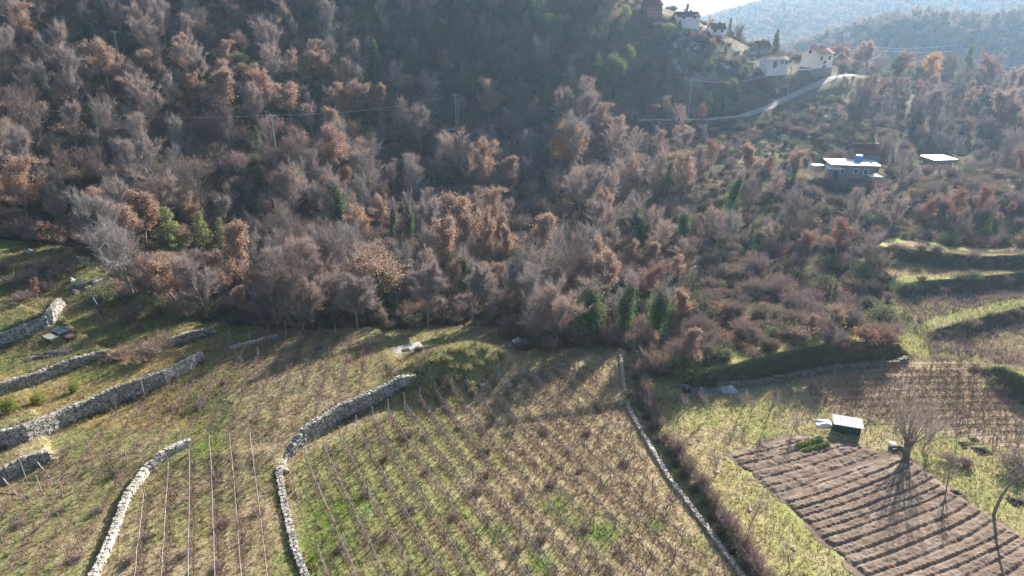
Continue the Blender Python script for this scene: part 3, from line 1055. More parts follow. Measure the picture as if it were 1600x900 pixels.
def proto_shrub(seed, h=2.2, r=1.5, mat_='scrub', n=1500, leafy_=0, lm='green_scrub', wid=.035):
    rs = np.random.default_rng(seed)
    k = 46
    an = rs.uniform(0, 6.283, k)
    el = rs.uniform(0, 1, k) ** .7
    D = np.stack([np.cos(an) * el * r / h, np.sin(an) * el * r / h, np.ones(k) * rs.uniform(.6, 1, k)], 1)
    segs = []
    tips = []
    for i in range(k):
        L = h * rs.uniform(.55, .95)
        p = np.array([rs.normal(0, .12 * r), rs.normal(0, .12 * r), -.2])
        d = D[i] / np.linalg.norm(D[i])
        q = p + d * L * .55
        d2 = d + rs.normal(0, .25, 3)
        d2 /= np.linalg.norm(d2)
        e = q + d2 * L * .5
        segs += [(p, q, .022, .014), (q, e, .014, .006)]
        tips += [(q, d, 1), (q * .5 + e * .5, d2, 1), (e, d2, 1)]
    V1, F1 = tube_mesh(segs, 0, 4)
    P_, D_ = arr(tips)
    Vt, Ft = slivers(rs, P_, D_, max(2, n // len(P_)), .28 * h, wid, .65, .25)
    parts = [(V1, F1, 0), (Vt, Ft, 0)]
    mats = [M[mat_]]
    if leafy_:
        m_ = max(1, leafy_ // len(P_))
        C = np.repeat(P_, m_, 0) + rs.normal(0, .15 * h, (m_ * len(P_), 3))
        Vl, Fl = leaves(rs, C, .16)
        parts.append((Vl, Fl, 1))
        mats.append(M[lm])
    V2, F2, mi = join_tri(parts)
    return np_mesh('shrub', V2, F2, mats, mi)


M['twig_tan'] = leafy('twig_tan', [(.49, .37, .315), (.43, .34, .29), (.54, .415, .355), (.27, .21, .18)], .2, .5)
M['twig_grey'] = leafy('twig_grey', [(.33, .30, .28), (.28, .26, .25), (.38, .35, .325), (.19, .175, .165)], .2, .5)
M['twig_dark'] = leafy('twig_dark', [(.22, .165, .145), (.18, .145, .13), (.27, .205, .18), (.125, .095, .085)], .2, .5)
PROTO['bare'] = [proto_bare(101, 8, .8), proto_bare(102, 8, .65, first=.2), proto_bare(103, 7.5, .95, twig='twig_tan'), proto_bare(104, 7, .6, trunks=3, first=.15), proto_bare(105, 8, .8, first=.3, bark='pale_bark', twig='twig_grey', n_tw=2200),
                 proto_bare(106, 6.5, .75, trunks=4, first=.1, twig='twig_dark'), proto_bare(107, 8, 1.0, first=.35, twig='twig_tan', n_tw=3000), proto_bare(108, 7, .8, trunks=2, twig='twig_dark', first=.3), proto_bare(109, 8, .5, first=.15, twig='twig_grey', n_tw=2600)]
PROTO['bare_dense'] = [proto_bare(151, 9, .8, n_tw=9500, first=.25), proto_bare(152, 9, .7, trunks=2, n_tw=9500, first=.2, twig='twig_tan')]
PROTO['oak'] = [proto_leafed(201), proto_leafed(202, spread=.95, frac=.5), proto_leafed(203, 7.5, frac=.75, first=.25), proto_leafed(204, 7, spread=1.0, frac=.55)]
PROTO['russet'] = [proto_leafed(221, 6, 'russet_leaf', 3600, .13), proto_leafed(222, 6, 'russet_leaf', 3600, .13, .95, .25)]
PROTO['gold'] = [proto_leafed(211, 8, 'gold_leaf', 9000, .16, 1.05, .2, .85)]
PROTO['evergreen'] = [proto_cone(301, 7, 1.7), proto_cone(302, 6.5, 2.0, rnd=.6), proto_round(303, 6, 2.0), proto_cone(304, 8, 1.5, ragged=.6), proto_round(305, 5, 1.9, 'pine')]
PROTO['pine'] = [proto_cone(311, 8, 2.4, 'pine', 4600, .24, .75, .05, .55), proto_cone(312, 8, 2.2, 'pine', 4200, .24, .8, .05, .6)]
PROTO['cypress'] = [proto_cone(321, 8, 1.9, 'evergreen', 4200, .25, .75, .03, .25)]
PROTO['ivy'] = [proto_ivy(401), proto_ivy(402, full=.8, r=.75, n=5600), proto_ivy(403, full=.55, r=.75, leaf='oak_leaf', spread=.95)]
PROTO['ivy_full'] = [proto_ivy(411, 8, .95, 1.15, None, 6500, .6), proto_ivy(412, 8, .95, 1.3, None, 7000, .55)]
PROTO['gold_cone'] = [proto_cone(331, 8, .9, 'gold_leaf', 1600, .25, .6, .1, .3)]
SHRUB = {'scrub': [proto_shrub(501), proto_shrub(502, 2.4, 1.7), proto_shrub(503, 2.0, 1.6, leafy_=300, lm='oak_leaf')],
         'mauve': [proto_shrub(511, 2.4, 1.6, 'mauve'), proto_shrub(512, 2.2, 1.8, 'mauve')],
         'green': [proto_shrub(521, 1.9, 1.5, 'scrub', 700, 1100), proto_shrub(522, 2.1, 1.6, 'scrub', 600, 1400, 'evergreen')],
         'russet': [proto_shrub(531, 1.9, 1.4, 'scrub', 800, 700, 'russet_leaf')],
         'bright': [proto_shrub(541, 1.8, 1.1, 'scrub', 300, 1500, 'bright_leaf')]}
M['mound_weed'] = leafy('mound_weed', [(.36, .34, .15), (.38, .35, .17), (.46, .43, .20), (.22, .20, .10)], .4, .4)
SHRUB['mound'] = [proto_shrub(551, 1.4, 1.3, 'mound_weed', 900, 500, 'mound_weed'), proto_shrub(552, 1.3, 1.4, 'mound_weed', 900, 300, 'mound_weed')]
SHRUB['any'] = SHRUB['scrub'] + SHRUB['mauve'] + SHRUB['green']


def place_tree(name, kind, var, loc, h, rz, label, cat, group=None, flat=1.0):
    pr = PROTO[kind][var % len(PROTO[kind])]
    r_ = empty(name, loc, rz)
    s = h / pr[2]
    r_.scale = (s * flat, s * flat, s)
    tr = link('trunk', pr[0], r_)
    cr = link('crown', pr[1], r_)
    if len(pr) > 3: link('ivy', pr[3], r_)
    tag(r_, label, cat, group)
    return r_, tr, cr


# ------------------------------------------------------------------ trees one can point to in the photo
HERO = [  # name, kind, base px, base py, top py, label, category, flat
    ('oak_tree', 'oak', 763, 206, 128, 'tall rust-brown oak standing beside the twin utility poles on the road', 'tree', .8),
    ('oak_tree', 'gold', 893, 262, 184, 'golden-orange oak, the brightest crown in the middle of the wood', 'tree', 1.35),
    ('oak_tree', 'oak', 757, 305, 205, 'rust-orange oak directly below the tall oak by the poles', 'tree', .8),
    ('oak_tree', 'oak', 800, 300, 240, 'pale brown oak between the rust oak and the golden oak', 'tree', .9),
    ('ivy_clad_oak', 'ivy', 607, 494, 376, 'broad pale brown oak with an ivy-wrapped trunk at the vineyard edge', 'tree', 1.35),
    ('oak_tree', 'oak', 704, 450, 338, 'slim pale brown oak with a bare pale trunk, right of the ivy-wrapped oak', 'tree', .7),
    ('oak_tree', 'oak', 757, 420, 318, 'narrow brown oak with two tufts of leaves in the lower wood', 'tree', .55),
    ('oak_tree', 'oak', 790, 420, 345, 'thin pinkish brown tree beside the grey reed patch', 'tree', .55),
    ('bare_tree', 'bare_dense', 560, 512, 415, 'broad bare tree at the vineyard edge, uphill of the ivy-wrapped oak', 'tree', 1.3),
    ('bare_tree', 'bare_dense', 668, 508, 410, 'broad bare tree at the vineyard edge right behind the concrete hatch', 'tree', 1.3),
    ('bare_tree', 'bare_dense', 870, 535, 425, 'bare tree at the vineyard edge beside the widest ivy-smothered tree', 'tree', 1.2),
    ('bare_tree', 'bare_dense', 742, 504, 400, 'tall bare tree at the vineyard edge above the weedy mound', 'tree', 1.1),
    ('bare_tree', 'bare_dense', 490, 512, 425, 'bare tree at the vineyard edge above the low line of pale stones', 'tree', 1.2),
    ('ivy_clad_tree', 'ivy', 731, 478, 372, 'bare tree with green ivy up its trunk behind the concrete hatch', 'tree', .7),
    ('ivy_clad_tree', 'ivy_full', 922, 530, 420, 'widest dark ivy-smothered tree, first of three by the shaded corner', 'tree', 1.1),
    ('ivy_clad_tree', 'ivy_full', 972, 530, 424, 'slim pointed ivy-smothered tree, middle of three by the shaded corner', 'tree', .85),
    ('ivy_clad_tree', 'ivy_full', 1026, 528, 432, 'ivy-smothered tree beside the stony gully, last of three by the shaded corner', 'tree', .9),
    ('oak_tree', 'oak', 48, 352, 236, 'big round brown oak beside the road at the picture edge', 'tree', 1.1),
    ('oak_tree', 'russet', 66, 386, 344, 'small reddish brown tree on the grassy knoll', 'tree', 1.2),
    ('oak_tree', 'oak', 460, 200, 128, 'wide brown oak above the road near the lone pole', 'tree', 1.2),
    ('oak_tree', 'oak', 300, 170, 110, 'sunlit reddish oak high on the hillside', 'tree', 1.0),
    ('cypress_tree', 'cypress', 406, 247, 194, 'olive-green cone-shaped tree right beside the lone roadside pole', 'tree', .9),
    ('pine_tree', 'pine', 272, 405, 320, 'largest yellow-green pine of the trio, pointed top', 'tree', 1.45),
    ('pine_tree', 'pine', 322, 400, 330, 'middle yellow-green pine of the trio', 'tree', 1.2),
    ('pine_tree', 'pine', 352, 400, 338, 'slimmest yellow-green pine of the trio', 'tree', 1.0),
    ('oak_tree', 'oak', 385, 470, 338, 'pale pinkish oak next to the slim pine, with bare side branches', 'tree', .7),
    ('oak_tree', 'oak', 350, 470, 415, 'small pale oak in front of the pine trio', 'tree', .8),
    ('evergreen_tree', 'evergreen', 588, 130, 64, 'bright-topped evergreen in the shade of the hillside', 'tree', 1.1),
    ('evergreen_tree', 'evergreen', 325, 165, 124, 'round fresh-green evergreen on the sunny hillside', 'tree', 1.3),
    ('evergreen_tree', 'evergreen', 380, 122, 82, 'small pointed green evergreen high on the sunny hillside', 'tree', .9),
    ('evergreen_tree', 'evergreen', 70, 75, 28, 'slim green evergreen near the top corner of the hillside', 'tree', .9),
    ('ivy_clad_tree', 'ivy', 136, 70, 0, 'tree hung with pale ivy at the top of the hillside', 'tree', .8),
    ('evergreen_tree', 'evergreen', 152, 205, 150, 'narrow green and gold tree above the dark road bank', 'tree', .7),
    ('ivy_clad_tree', 'ivy_full', 1138, 335, 258, 'dark ivy column below the bushy slope, taller of the pair by the gully', 'tree', .8),
    ('ivy_clad_tree', 'ivy_full', 1068, 378, 318, 'dark ivy-covered tree at the wood edge beside the gully', 'tree', 1.0),
    ('evergreen_tree', 'evergreen', 1172, 390, 346, 'small round dark evergreen near the top of the gully', 'tree', 1.1),
    ('ivy_clad_tree', 'ivy', 612, 385, 300, 'thin tree with ivy on its trunk, one of a close pair in the wood', 'tree', .7),
    ('ivy_clad_tree', 'ivy', 640, 385, 295, 'slightly taller ivy-trunked tree of the close pair in the wood', 'tree', .7),
    ('ivy_clad_tree', 'ivy', 686, 305, 222, 'pale leafless tree with an ivy stem, high in the lower wood', 'tree', .8),
    ('ivy_clad_tree', 'ivy', 535, 365, 255, 'tall bare tree with dark ivy at its foot, left of the close ivy pair', 'tree', .9),
    ('bare_tree', 'bare', 915, 275, 168, 'largest grey bare tree, behind the golden oak', 'tree', 1.2),
    ('evergreen_tree', 'evergreen', 1043, 315, 252, 'green evergreen at the edge of the wood below the level road', 'tree', 1.1),
    ('bare_tree', 'bare', 958, 405, 348, 'pinkish bare tree standing alone in the dark gap of the wood', 'tree', 1.0),
    ('russet_tree', 'russet', 1308, 405, 338, 'reddish thin-leaved tree at the end of the top terrace', 'tree', 1.2),
    ('russet_tree', 'russet', 1255, 405, 352, 'reddish low tree just left of the terrace-end tree', 'tree', 1.3),
    ('russet_tree', 'russet', 1015, 470, 405, 'pale orange tree behind the ivy-smothered trio', 'tree', 1.1),
    ('evergreen_tree', 'evergreen', 1397, 126, 84, 'broad dark evergreen at the road top, among orange trees', 'tree', 1.6),
    ('evergreen_tree', 'evergreen', 1430, 128, 100, 'small dark evergreen beside the glowing orange tree', 'tree', 1.2),
    ('oak_tree', 'gold', 1455, 118, 76, 'glowing orange tree on the rise beyond the road top', 'tree', 1.0),
    ('russet_tree', 'russet', 1405, 115, 72, 'reddish tree behind the broad dark evergreen', 'tree', 1.3),
    ('evergreen_tree', 'evergreen', 1513, 100, 69, 'dark pointed evergreen among the russet trees on the rise', 'tree', 1.0),
    ('oak_tree', 'russet', 1545, 115, 76, 'wide russet oak next to the dark pointed evergreen', 'tree', 1.5),
    ('cypress_tree', 'cypress', 1211, 82, 44, 'dark conical cypress behind the low white house', 'tree', 1.0),
    ('evergreen_tree', 'evergreen', 1139, 58, 29, 'dark round evergreen at the skyline beside the blue-walled house', 'tree', 1.2),
    ('poplar_tree', 'gold_cone', 1107, 46, 23, 'thin yellow poplar against the hazy mountains', 'tree', .9),
    ('oak_tree', 'gold', 1111, 80, 58, 'small orange tree on the slope under the blue-walled house', 'tree', .9),
    ('russet_tree', 'russet', 1512, 215, 180, 'reddish brown tree in the grey wood above the small flat roof', 'tree', 1.3),
    ('evergreen_tree', 'evergreen', 1300, 480, 440, 'dark rounded evergreen shrub-tree in the thicket above the stream', 'tree', 1.2),
    ('oak_tree', 'russet', 60, 470, 433, 'small orange-leaved sapling beside the upper stone wall', 'tree', .8),
]
hero_xy, hero_hz = [], []
for i, (nm, kind, px, py, top, lab, cat, flat) in enumerate(HERO):
    p = hit(px, py)
    edge = p[1] > 240                       # the line of sight passes over the crest: the tree stands on it
    if edge: p = at_d(px, py, 222 if px > 1290 else 211)
    zz = float(ground_z(p[0], p[1]))
    _, _, depth = project(np.array([p[0], p[1], zz]))
    h = (py - top) * float(depth) / FPX / math.cos(PITCH - math.atan((450 - (py + top) / 2) / FPX))
    if edge: h = at_d(px, top, p[1])[2] - zz
    var = 2 if nm == 'ivy_clad_oak' else i % (2 if kind == 'ivy' else 9)
    place_tree(nm, kind, var, (p[0], p[1], zz), max(2.0, h), random.uniform(0, 6.28), lab, cat, None, flat)
    hero_xy.append((p[0], p[1], px, float(depth)))
    hero_hz.append((max(2.0, h), zz))
hero_xy = np.array(hero_xy)
# what the photo shows clear of branches: px from, px to, py of the lowest visible row, depth
KEEP = [(1090, 1140, 191, 174), (985, 1090, 194, 172), (395, 448, 250, 130), (1140, 1180, 186, 175), (1180, 1220, 170, 180), (1220, 1262, 154, 188), (1262, 1300, 137, 195), (1300, 1345, 118, 205), (1238, 1312, 118, 202), (1180, 1242, 106, 200), (1048, 1097, 29, 214), (1098, 1138, 46, 214),
        (1150, 1205, 84, 212), (1010, 1035, 20, 214), (1272, 1388, 276, 134), (1432, 1502, 256, 150), (1226, 1258, 270, 140), (1214, 1240, 174, 184), (418, 442, 242, 133), (703, 724, 206, 162), (1355, 1385, 112, 210), (1068, 1082, 170, 182)]
for (nm, kind, px, py, top, lab, cat, flat), (hx, hy, _p, dep) in zip(HERO, hero_xy):
    w_ = max(6, .30 * (py - top) * flat)
    KEEP.append((px - w_, px + w_, top + .8 * (py - top), dep - 1))
KEEP = np.array(KEEP)
HH = np.column_stack([np.array(hero_hz), np.full(len(hero_hz), 14.0)])
for px_, py_ in ((690, 580), (730, 570), (770, 560)):       # the mound of weeds lies in the sun
    q_ = hit(px_, py_)
    hero_xy = np.vstack([hero_xy, [q_[0], q_[1], -999, 0]])
    HH = np.vstack([HH, [9.0, q_[2] - 3, 24.0]])


def headroom(x, y, z, px, dep):
    """how tall a plant may grow here before it hides something the photo shows"""
    m_ = (KEEP[:, 0] - 8 < px) & (KEEP[:, 1] + 8 > px) & (dep < KEEP[:, 3])
    if not m_.any(): return 99.0
    dz = [at_d(px, q, y)[2] for q in KEEP[m_, 2]]
    return min(dz) - z


def sunroom(x, y, z):
    """how tall a plant may grow here before it takes the sun from a tree that stands out in the photo"""
    rx, ry = x - hero_xy[:, 0], y - hero_xy[:, 1]
    s_ = rx * math.sin(SUN_AZ) + ry * math.cos(SUN_AZ)
    q_ = np.abs(rx * math.cos(SUN_AZ) - ry * math.sin(SUN_AZ))
    m_ = (s_ > .3) & (s_ < HH[:, 2]) & (q_ < .2 * HH[:, 0] + 1.2)
    if not m_.any(): return 99.0
    return float((.5 * HH[m_, 0] + s_[m_] * math.tan(SUN_EL) + HH[m_, 1] - z).min())

# ------------------------------------------------------------------ the wood
HOUSES = []     # x, y, radius kept free of trees


def keep_free(px, py, d, r):
    p = at_d(px, py, d)
    HOUSES.append((p[0], p[1], r))


for a in [(1275, 105, 206, 8), (1208, 105, 203, 6), (1072, 30, 216, 5.5), (1120, 52, 216, 4.5), (1180, 80, 216, 5), (1018, 18, 216, 4.5), (1325, 275, 140, 10), (1320, 300, 132, 8), (1465, 255, 154, 7), (1460, 275, 147, 5), (1240, 265, 142, 3.5)]:
    keep_free(*a)
gx, gy = np.meshgrid(np.arange(-190, 260, 1.0), np.arange(68, 300, 1.0))
cand = np.stack([gx.ravel(), gy.ravel()], 1) + rng.uniform(-.5, .5, (gx.size, 2))
rng.shuffle(cand)
cz = ground_z(cand[:, 0], cand[:, 1])
P3 = np.column_stack([cand, cz])
cpx, cpy, cdep = project(P3)
ok = (cpx > -90) & (cpx < 1690) & (cpy > -45) & (cpy < 640) & (cdep > 0)
ok &= ~(poly_mask(cand[:, 0], cand[:, 1], field_poly) & (cand[:, 1] < 130))
_rd, _rs, _rp = seg_near(cand[:, 0], cand[:, 1], road_pts)
ok &= _rd > np.where((_rs < 0) & (cpx < 1090), 2.2, 3.4)
for x, y, r_ in HOUSES:
    ok &= (cand[:, 0] - x) ** 2 + (cand[:, 1] - y) ** 2 > r_ ** 2
# nothing tall in front of a tree that stands out in the photo
for x, y, px, dep in hero_xy:
    ok &= (cand[:, 0] - x) ** 2 + (cand[:, 1] - y) ** 2 > 1.6 ** 2
# visible or nearly visible ground only
vis = np.zeros(len(cand), bool)
idx = np.nonzero(ok)[0]
tt = np.linspace(.15, .97, 40)
for s in range(0, len(idx), 4000):
    q = idx[s:s + 4000]
    T_ = P3[q] + np.array([0, 0, 6.0])
    L = EYE + (T_ - EYE)[:, None, :] * tt[None, :, None]
    g = base_z(L[..., 0], L[..., 1])
    vis[q] = (L[..., 2] > g).all(1)
ok &= vis
sel = np.nonzero(ok)[0]
taken = {}
chosen = []
clr_poly = [(1095, 235), (1160, 196), (1240, 165), (1310, 130), (1400, 150), (1420, 200), (1385, 240), (1280, 250), (1180, 270)]
sparse = poly_mask(cpx, cpy, clr_poly)
gap = poly_mask(cpx, cpy, [(800, 330), (870, 330), (930, 390), (900, 420), (830, 400)])
gully = seg_near(cand[:, 0], cand[:, 1], line_hit([(1030, 520), (1045, 500), (1062, 470), (1090, 400), (1128, 350)]))[0] < 1.8
for i in sel:
    if gully[i]: continue
    d = cand[i, 1]
    sp = (2.75 if d < 112 else 3.3 if d < 150 else 3.7) * (.85 if sparse[i] else 1.0)
    c = (int(cand[i, 0] // 3.5), int(cand[i, 1] // 3.5))
    bad = False
    for dx in (-1, 0, 1):
        for dy in (-1, 0, 1):
            for j in taken.get((c[0] + dx, c[1] + dy), ()):
                if (cand[i, 0] - cand[j, 0]) ** 2 + (cand[i, 1] - cand[j, 1]) ** 2 < sp * sp:
                    bad = True
                    break
            if bad: break
        if bad: break
    if bad: continue
    taken.setdefault(c, []).append(i)
    chosen.append(i)
chosen.sort(key=lambda i: cdep[i])


def zone(i):
    x, y, px, py = cand[i, 0], cand[i, 1], cpx[i], cpy[i]
    d, sg, par = seg_near(np.array([x]), np.array([y]), road_pts)
    if px > 1290 and y > 170: return 'rise'
    if px > 1000 and sg[0] > 0 and y > 186 and px < 1300: return 'hamlet'
    if sg[0] > 0 and px < 1300: return 'sunny' if px < 480 else 'shade'
    if px > 1090: return 'bushy' if y > 105 else 'thicket'
    return 'lower'


MIX = {'lower': [('bare', .52), ('shrub', .19), ('oak', .15), ('ivy', .10), ('evergreen', .04)],
       'shade': [('bare', .42), ('shrub', .16), ('oak', .07), ('ivy', .05), ('evergreen', .30)],
       'sunny': [('bare', .50), ('shrub', .20), ('oak', .15), ('ivy', .05), ('evergreen', .10)],
       'hamlet': [('bare', .2), ('shrub', .5), ('oak', .07), ('ivy', .0), ('evergreen', .23)],
       'rise': [('bare', .42), ('shrub', .20), ('oak', .25), ('ivy', .02), ('evergreen', .11)],
       'bushy': [('bare', .33), ('shrub', .47), ('oak', .09), ('ivy', .03), ('evergreen', .08)],
       'thicket': [('bare', .22), ('shrub', .62), ('oak', .08), ('ivy', .03), ('evergreen', .05)]}
WHERE = {'lower': 'in the wood between road and vineyards', 'shade': 'on the shaded hillside above the road', 'sunny': 'on the sunlit hillside above the road', 'hamlet': 'on the slope under the hamlet houses',
         'rise': 'on the wooded rise beyond the road top', 'bushy': 'on the bushy slope around the flat-roofed houses', 'thicket': 'in the thicket above the stream bank'}
WORD = {'bare': ('bare_tree', 'leafless mauve-grey tree', 'bare tree'), 'oak': ('brown_oak', 'oak holding its dry brown leaves', 'oak'), 'evergreen': ('evergreen', 'dark evergreen', 'evergreen'),
        'ivy': ('ivy_tree', 'leafless tree with ivy on its trunk', 'ivy tree'), 'shrub': ('shrub', 'low tangled shrub', 'shrub')}
LIMIT = {'bare': 296, 'shrub': 290, 'oak': 190, 'evergreen': 200, 'ivy': 120}
rest = {k: [] for k in WORD}
count = {k: 0 for k in WORD}
for i in chosen:
    zn = zone(i)
    u = rng.random()
    # trees of one kind keep company
    u = (u * .6 + .4 * min(.999, max(0, (fbm(cand[i, 0], cand[i, 1], 22, 2) - .25) * 2)))
    kind = 'bare'
    if zn == 'shade' and cpx[i] > 680 and rng.random() < .3: u = .999
    for k, w in MIX[zn]:
        if u < w:
            kind = k
            break
        u -= w
    if sparse[i] and kind != 'evergreen' and rng.random() < (.8 if zn == 'bushy' else .45): kind = 'shrub'
    if gap[i]: kind = 'shrub'
    tall = .45 + .95 * rng.random() ** 1.15 + .35 * (fbm(cand[i, 0] + 40, cand[i, 1], 16, 2) - .4)
    h = {'bare': 9.2, 'oak': 8.8, 'evergreen': 6.2, 'ivy': 9.0, 'shrub': 2.8}[kind] * tall
    if zn == 'lower' and cand[i, 1] < 102 and kind != 'shrub': h = max(h, 9.2 + 2.5 * rng.random())
    if cand[i, 1] < 104 and 985 < cpx[i] < 1130: h = min(h, 5.5)
    if zn in ('thicket', 'hamlet', 'bushy'): h *= .72
    if zn == 'rise': h *= .9
    if sparse[i]: h *= .8
    room = headroom(cand[i, 0], cand[i, 1], cz[i], cpx[i], cdep[i])
    room = min(room, max(1.5, sunroom(cand[i, 0], cand[i, 1], cz[i])))
    if room < .5: continue
    if h > room:
        h = room
        if h < 3.2: kind = 'shrub'
    rz = rng.uniform(0, 6.283)
    loc = (cand[i, 0], cand[i, 1], cz[i])
    nm, lab, cat = WORD[kind]
    if count[kind] < LIMIT[kind]:
        count[kind] += 1
        g = f'{cat}s {WHERE[zn]}'
        if kind == 'shrub':
            pool = SHRUB['any'] if zn != 'thicket' else SHRUB['any'] + SHRUB['russet'] * 3
            o = link('shrub', pool[rng.integers(len(pool))], None, loc)
            s = h / 2.2
            o.scale = (s * rng.uniform(.9, 1.35), s * rng.uniform(.9, 1.35), s)
            o.rotation_euler = (0, 0, rz)
            tag(o, f'{lab} {WHERE[zn]}', cat, g)
        else:
            kk = kind
            if kind == 'oak' and zn in ('rise', 'bushy', 'thicket') and rng.random() < .6: kk = 'russet'
            place_tree(nm, kk, int(rng.integers(9)), loc, h, rz, f'{lab} {WHERE[zn]}', cat, g, rng.uniform(.85, 1.15))
    else:
        rest[kind].append((*loc, h, rz))


def scatter(name, variants, pts, label, cat):
    """the farther ones of a kind as one object: the same plants set out by geometry nodes"""
    if not pts: return
    A = np.array(pts)
    me = bpy.data.meshes.new(name)
    me.vertices.add(len(A))
    me.vertices.foreach_set('co', A[:, :3].astype(np.float32).ravel())
    for key, vals, ty in (('size', A[:, 3], 'FLOAT'), ('turn', A[:, 4], 'FLOAT'), ('pick', rng.integers(0, len(variants), len(A)), 'INT')):
        a = me.attributes.new(key, ty, 'POINT')
        a.data.foreach_set('value', vals.astype(np.float32 if ty == 'FLOAT' else np.int32))
    o = link(name, me)
    ng = bpy.data.node_groups.new(name, 'GeometryNodeTree')
    ng.interface.new_socket('Geometry', in_out='INPUT', socket_type='NodeSocketGeometry')
    ng.interface.new_socket('Geometry', in_out='OUTPUT', socket_type='NodeSocketGeometry')
    N, Lk = ng.nodes.new, ng.links.new
    gi, go = N('NodeGroupInput'), N('NodeGroupOutput')
    jj = N('GeometryNodeJoinGeometry')
    for objs, unit in variants:
        j1 = N('GeometryNodeJoinGeometry')
        for ob in objs:
            oi = N('GeometryNodeObjectInfo')
            oi.transform_space = 'ORIGINAL'
            oi.inputs['Object'].default_value = ob
            Lk(oi.outputs['Geometry'], j1.inputs[0])
        tf = N('GeometryNodeTransform')
        tf.inputs['Scale'].default_value = (1 / unit,) * 3
        Lk(j1.outputs[0], tf.inputs['Geometry'])
        g2 = N('GeometryNodeGeometryToInstance')
        Lk(tf.outputs[0], g2.inputs[0])
        Lk(g2.outputs[0], jj.inputs[0])
    ip = N('GeometryNodeInstanceOnPoints')
    ip.inputs['Pick Instance'].default_value = True
    Lk(gi.outputs[0], ip.inputs['Points'])
    Lk(jj.outputs[0], ip.inputs['Instance'])

    def attr(key, ty):
        n = N('GeometryNodeInputNamedAttribute')
        n.data_type = ty
        n.inputs['Name'].default_value = key
        return n.outputs['Attribute']
    cx = N('ShaderNodeCombineXYZ')
    Lk(attr('turn', 'FLOAT'), cx.inputs['Z'])
    er = N('FunctionNodeEulerToRotation')
    Lk(cx.outputs[0], er.inputs[0])
    Lk(er.outputs[0], ip.inputs['Rotation'])
    Lk(attr('size', 'FLOAT'), ip.inputs['Scale'])
    Lk(attr('pick', 'INT'), ip.inputs['Instance Index'])
    Lk(ip.outputs[0], go.inputs[0])
    md = o.modifiers.new('scatter', 'NODES')
    md.node_group = ng
    tag(o, label, cat, None, 'stuff')
    return o


SRC = {}
for o in list(COL.objects):
    if o.type == 'MESH' and o.data.name not in SRC: SRC[o.data.name] = o


def variants_of(kind):
    if kind == 'shrub':
        return [([SRC[m_.name]], 2.2) for m_ in SHRUB['any'] if m_.name in SRC]
    return [([SRC[q.name] for q in (pr[:2] + pr[3:]) if hasattr(q, 'name') and q.name in SRC], pr[2]) for pr in PROTO[kind] if pr[0].name in SRC]


for k, (nm, lab, cat) in WORD.items():
    scatter({'bare': 'bare_woodland', 'oak': 'oak_woodland', 'evergreen': 'evergreen_woodland', 'ivy': 'ivy_woodland', 'shrub': 'hillside_shrubbery'}[k], variants_of(k), rest[k],
            {'bare': 'mass of leafless trees farther up the hillsides', 'oak': 'brown-leaved oaks farther up the hillsides', 'evergreen': 'evergreens farther up the hillsides', 'ivy': 'ivy-hung trees farther up the hillsides', 'shrub': 'scrub between the trees farther up the hillsides'}[k], 'woodland')
print('wood:', len(chosen), count, {k: len(v) for k, v in rest.items()})

# undergrowth in the wood, and woods on the far hills
und = []
cand2 = sel[rng.random(len(sel)) < np.where((cpx[sel] < 1090) & (cand[sel, 1] < 165), .34, .14)]
for i in cand2:
    if headroom(cand[i, 0], cand[i, 1], cz[i], cpx[i], cdep[i]) < 2.2: continue
    und.append((cand[i, 0], cand[i, 1], cz[i] - .05, rng.uniform(.6, 2.0) * (1.25 if cand[i, 1] < 135 else 1.0), rng.uniform(0, 6.28)))
scatter('undergrowth', variants_of('shrub'), und, 'dead brambles and brush under the trees', 'undergrowth')
fw = []
Xf, Yf = rng.uniform(60, 1500, 150000), rng.uniform(262, 1500, 150000)
Zf = ground_z(Xf, Yf)
fpx, fpy, fdep = project(np.column_stack([Xf, Yf, Zf]))
okf = (fpx > 1000) & (fpx < 1680) & (fpy > -30) & (fpy < 140)
dens = np.clip(480 / Yf, .25, 1) ** 1.0 * (fbm(Xf, Yf, 60, 3) > .18)
okf &= rng.random(len(Xf)) < dens
for x, y, z in zip(Xf[okf], Yf[okf], Zf[okf]):
    fw.append((x, y, z - .3, rng.uniform(5, 9) * (1 + y / 1500), rng.uniform(0, 6.28)))
print('far wood', len(fw))
scatter('far_woodland', variants_of('bare') + variants_of('oak')[:2] + variants_of('evergreen')[:2], fw, 'hazy mauve woods covering the far hills', 'woodland')

# ------------------------------------------------------------------ vines, stakes and wires
def vine_mesh(seed):
    rs = np.random.default_rng(seed)
    segs = []
    p, d = np.array([0, 0, -.08]), np.array([rs.normal(0, .15), rs.normal(0, .15), 1.0])
    for k in range(4):
        q = p + d / np.linalg.norm(d) * .17
        segs.append((p, q, .034 - .004 * k, .03 - .004 * k))
        p, d = q, d + rs.normal(0, .35, 3)
        d[2] = abs(d[2])
    for s in range(13):
        a = rs.choice([0, math.pi]) + rs.normal(0, .7)
        dd = np.array([math.cos(a) * .8, math.sin(a) * .5, rs.uniform(.25, 1.3)])
        q = p.copy()
        for k in range(3):
            e = q + dd / np.linalg.norm(dd) * rs.uniform(.16, .34)
            segs.append((q, e, .015 - .003 * k, .012 - .003 * k))
            q, dd = e, dd + rs.normal(0, .3, 3)
    V_, F_ = tube_mesh(segs, 0, 4)
    return np_mesh('grapevine', V_, tri(F_), M['vine'])


def post_mesh(h, r, tilt, m):
    B = Build()
    B.tube([(0, 0, -.3), (tilt * .5, tilt * .1, h * .5), (tilt, tilt * .25, h)], [r, r * .92, r * .8], 6)
    return B.mesh('vine_stake', m)


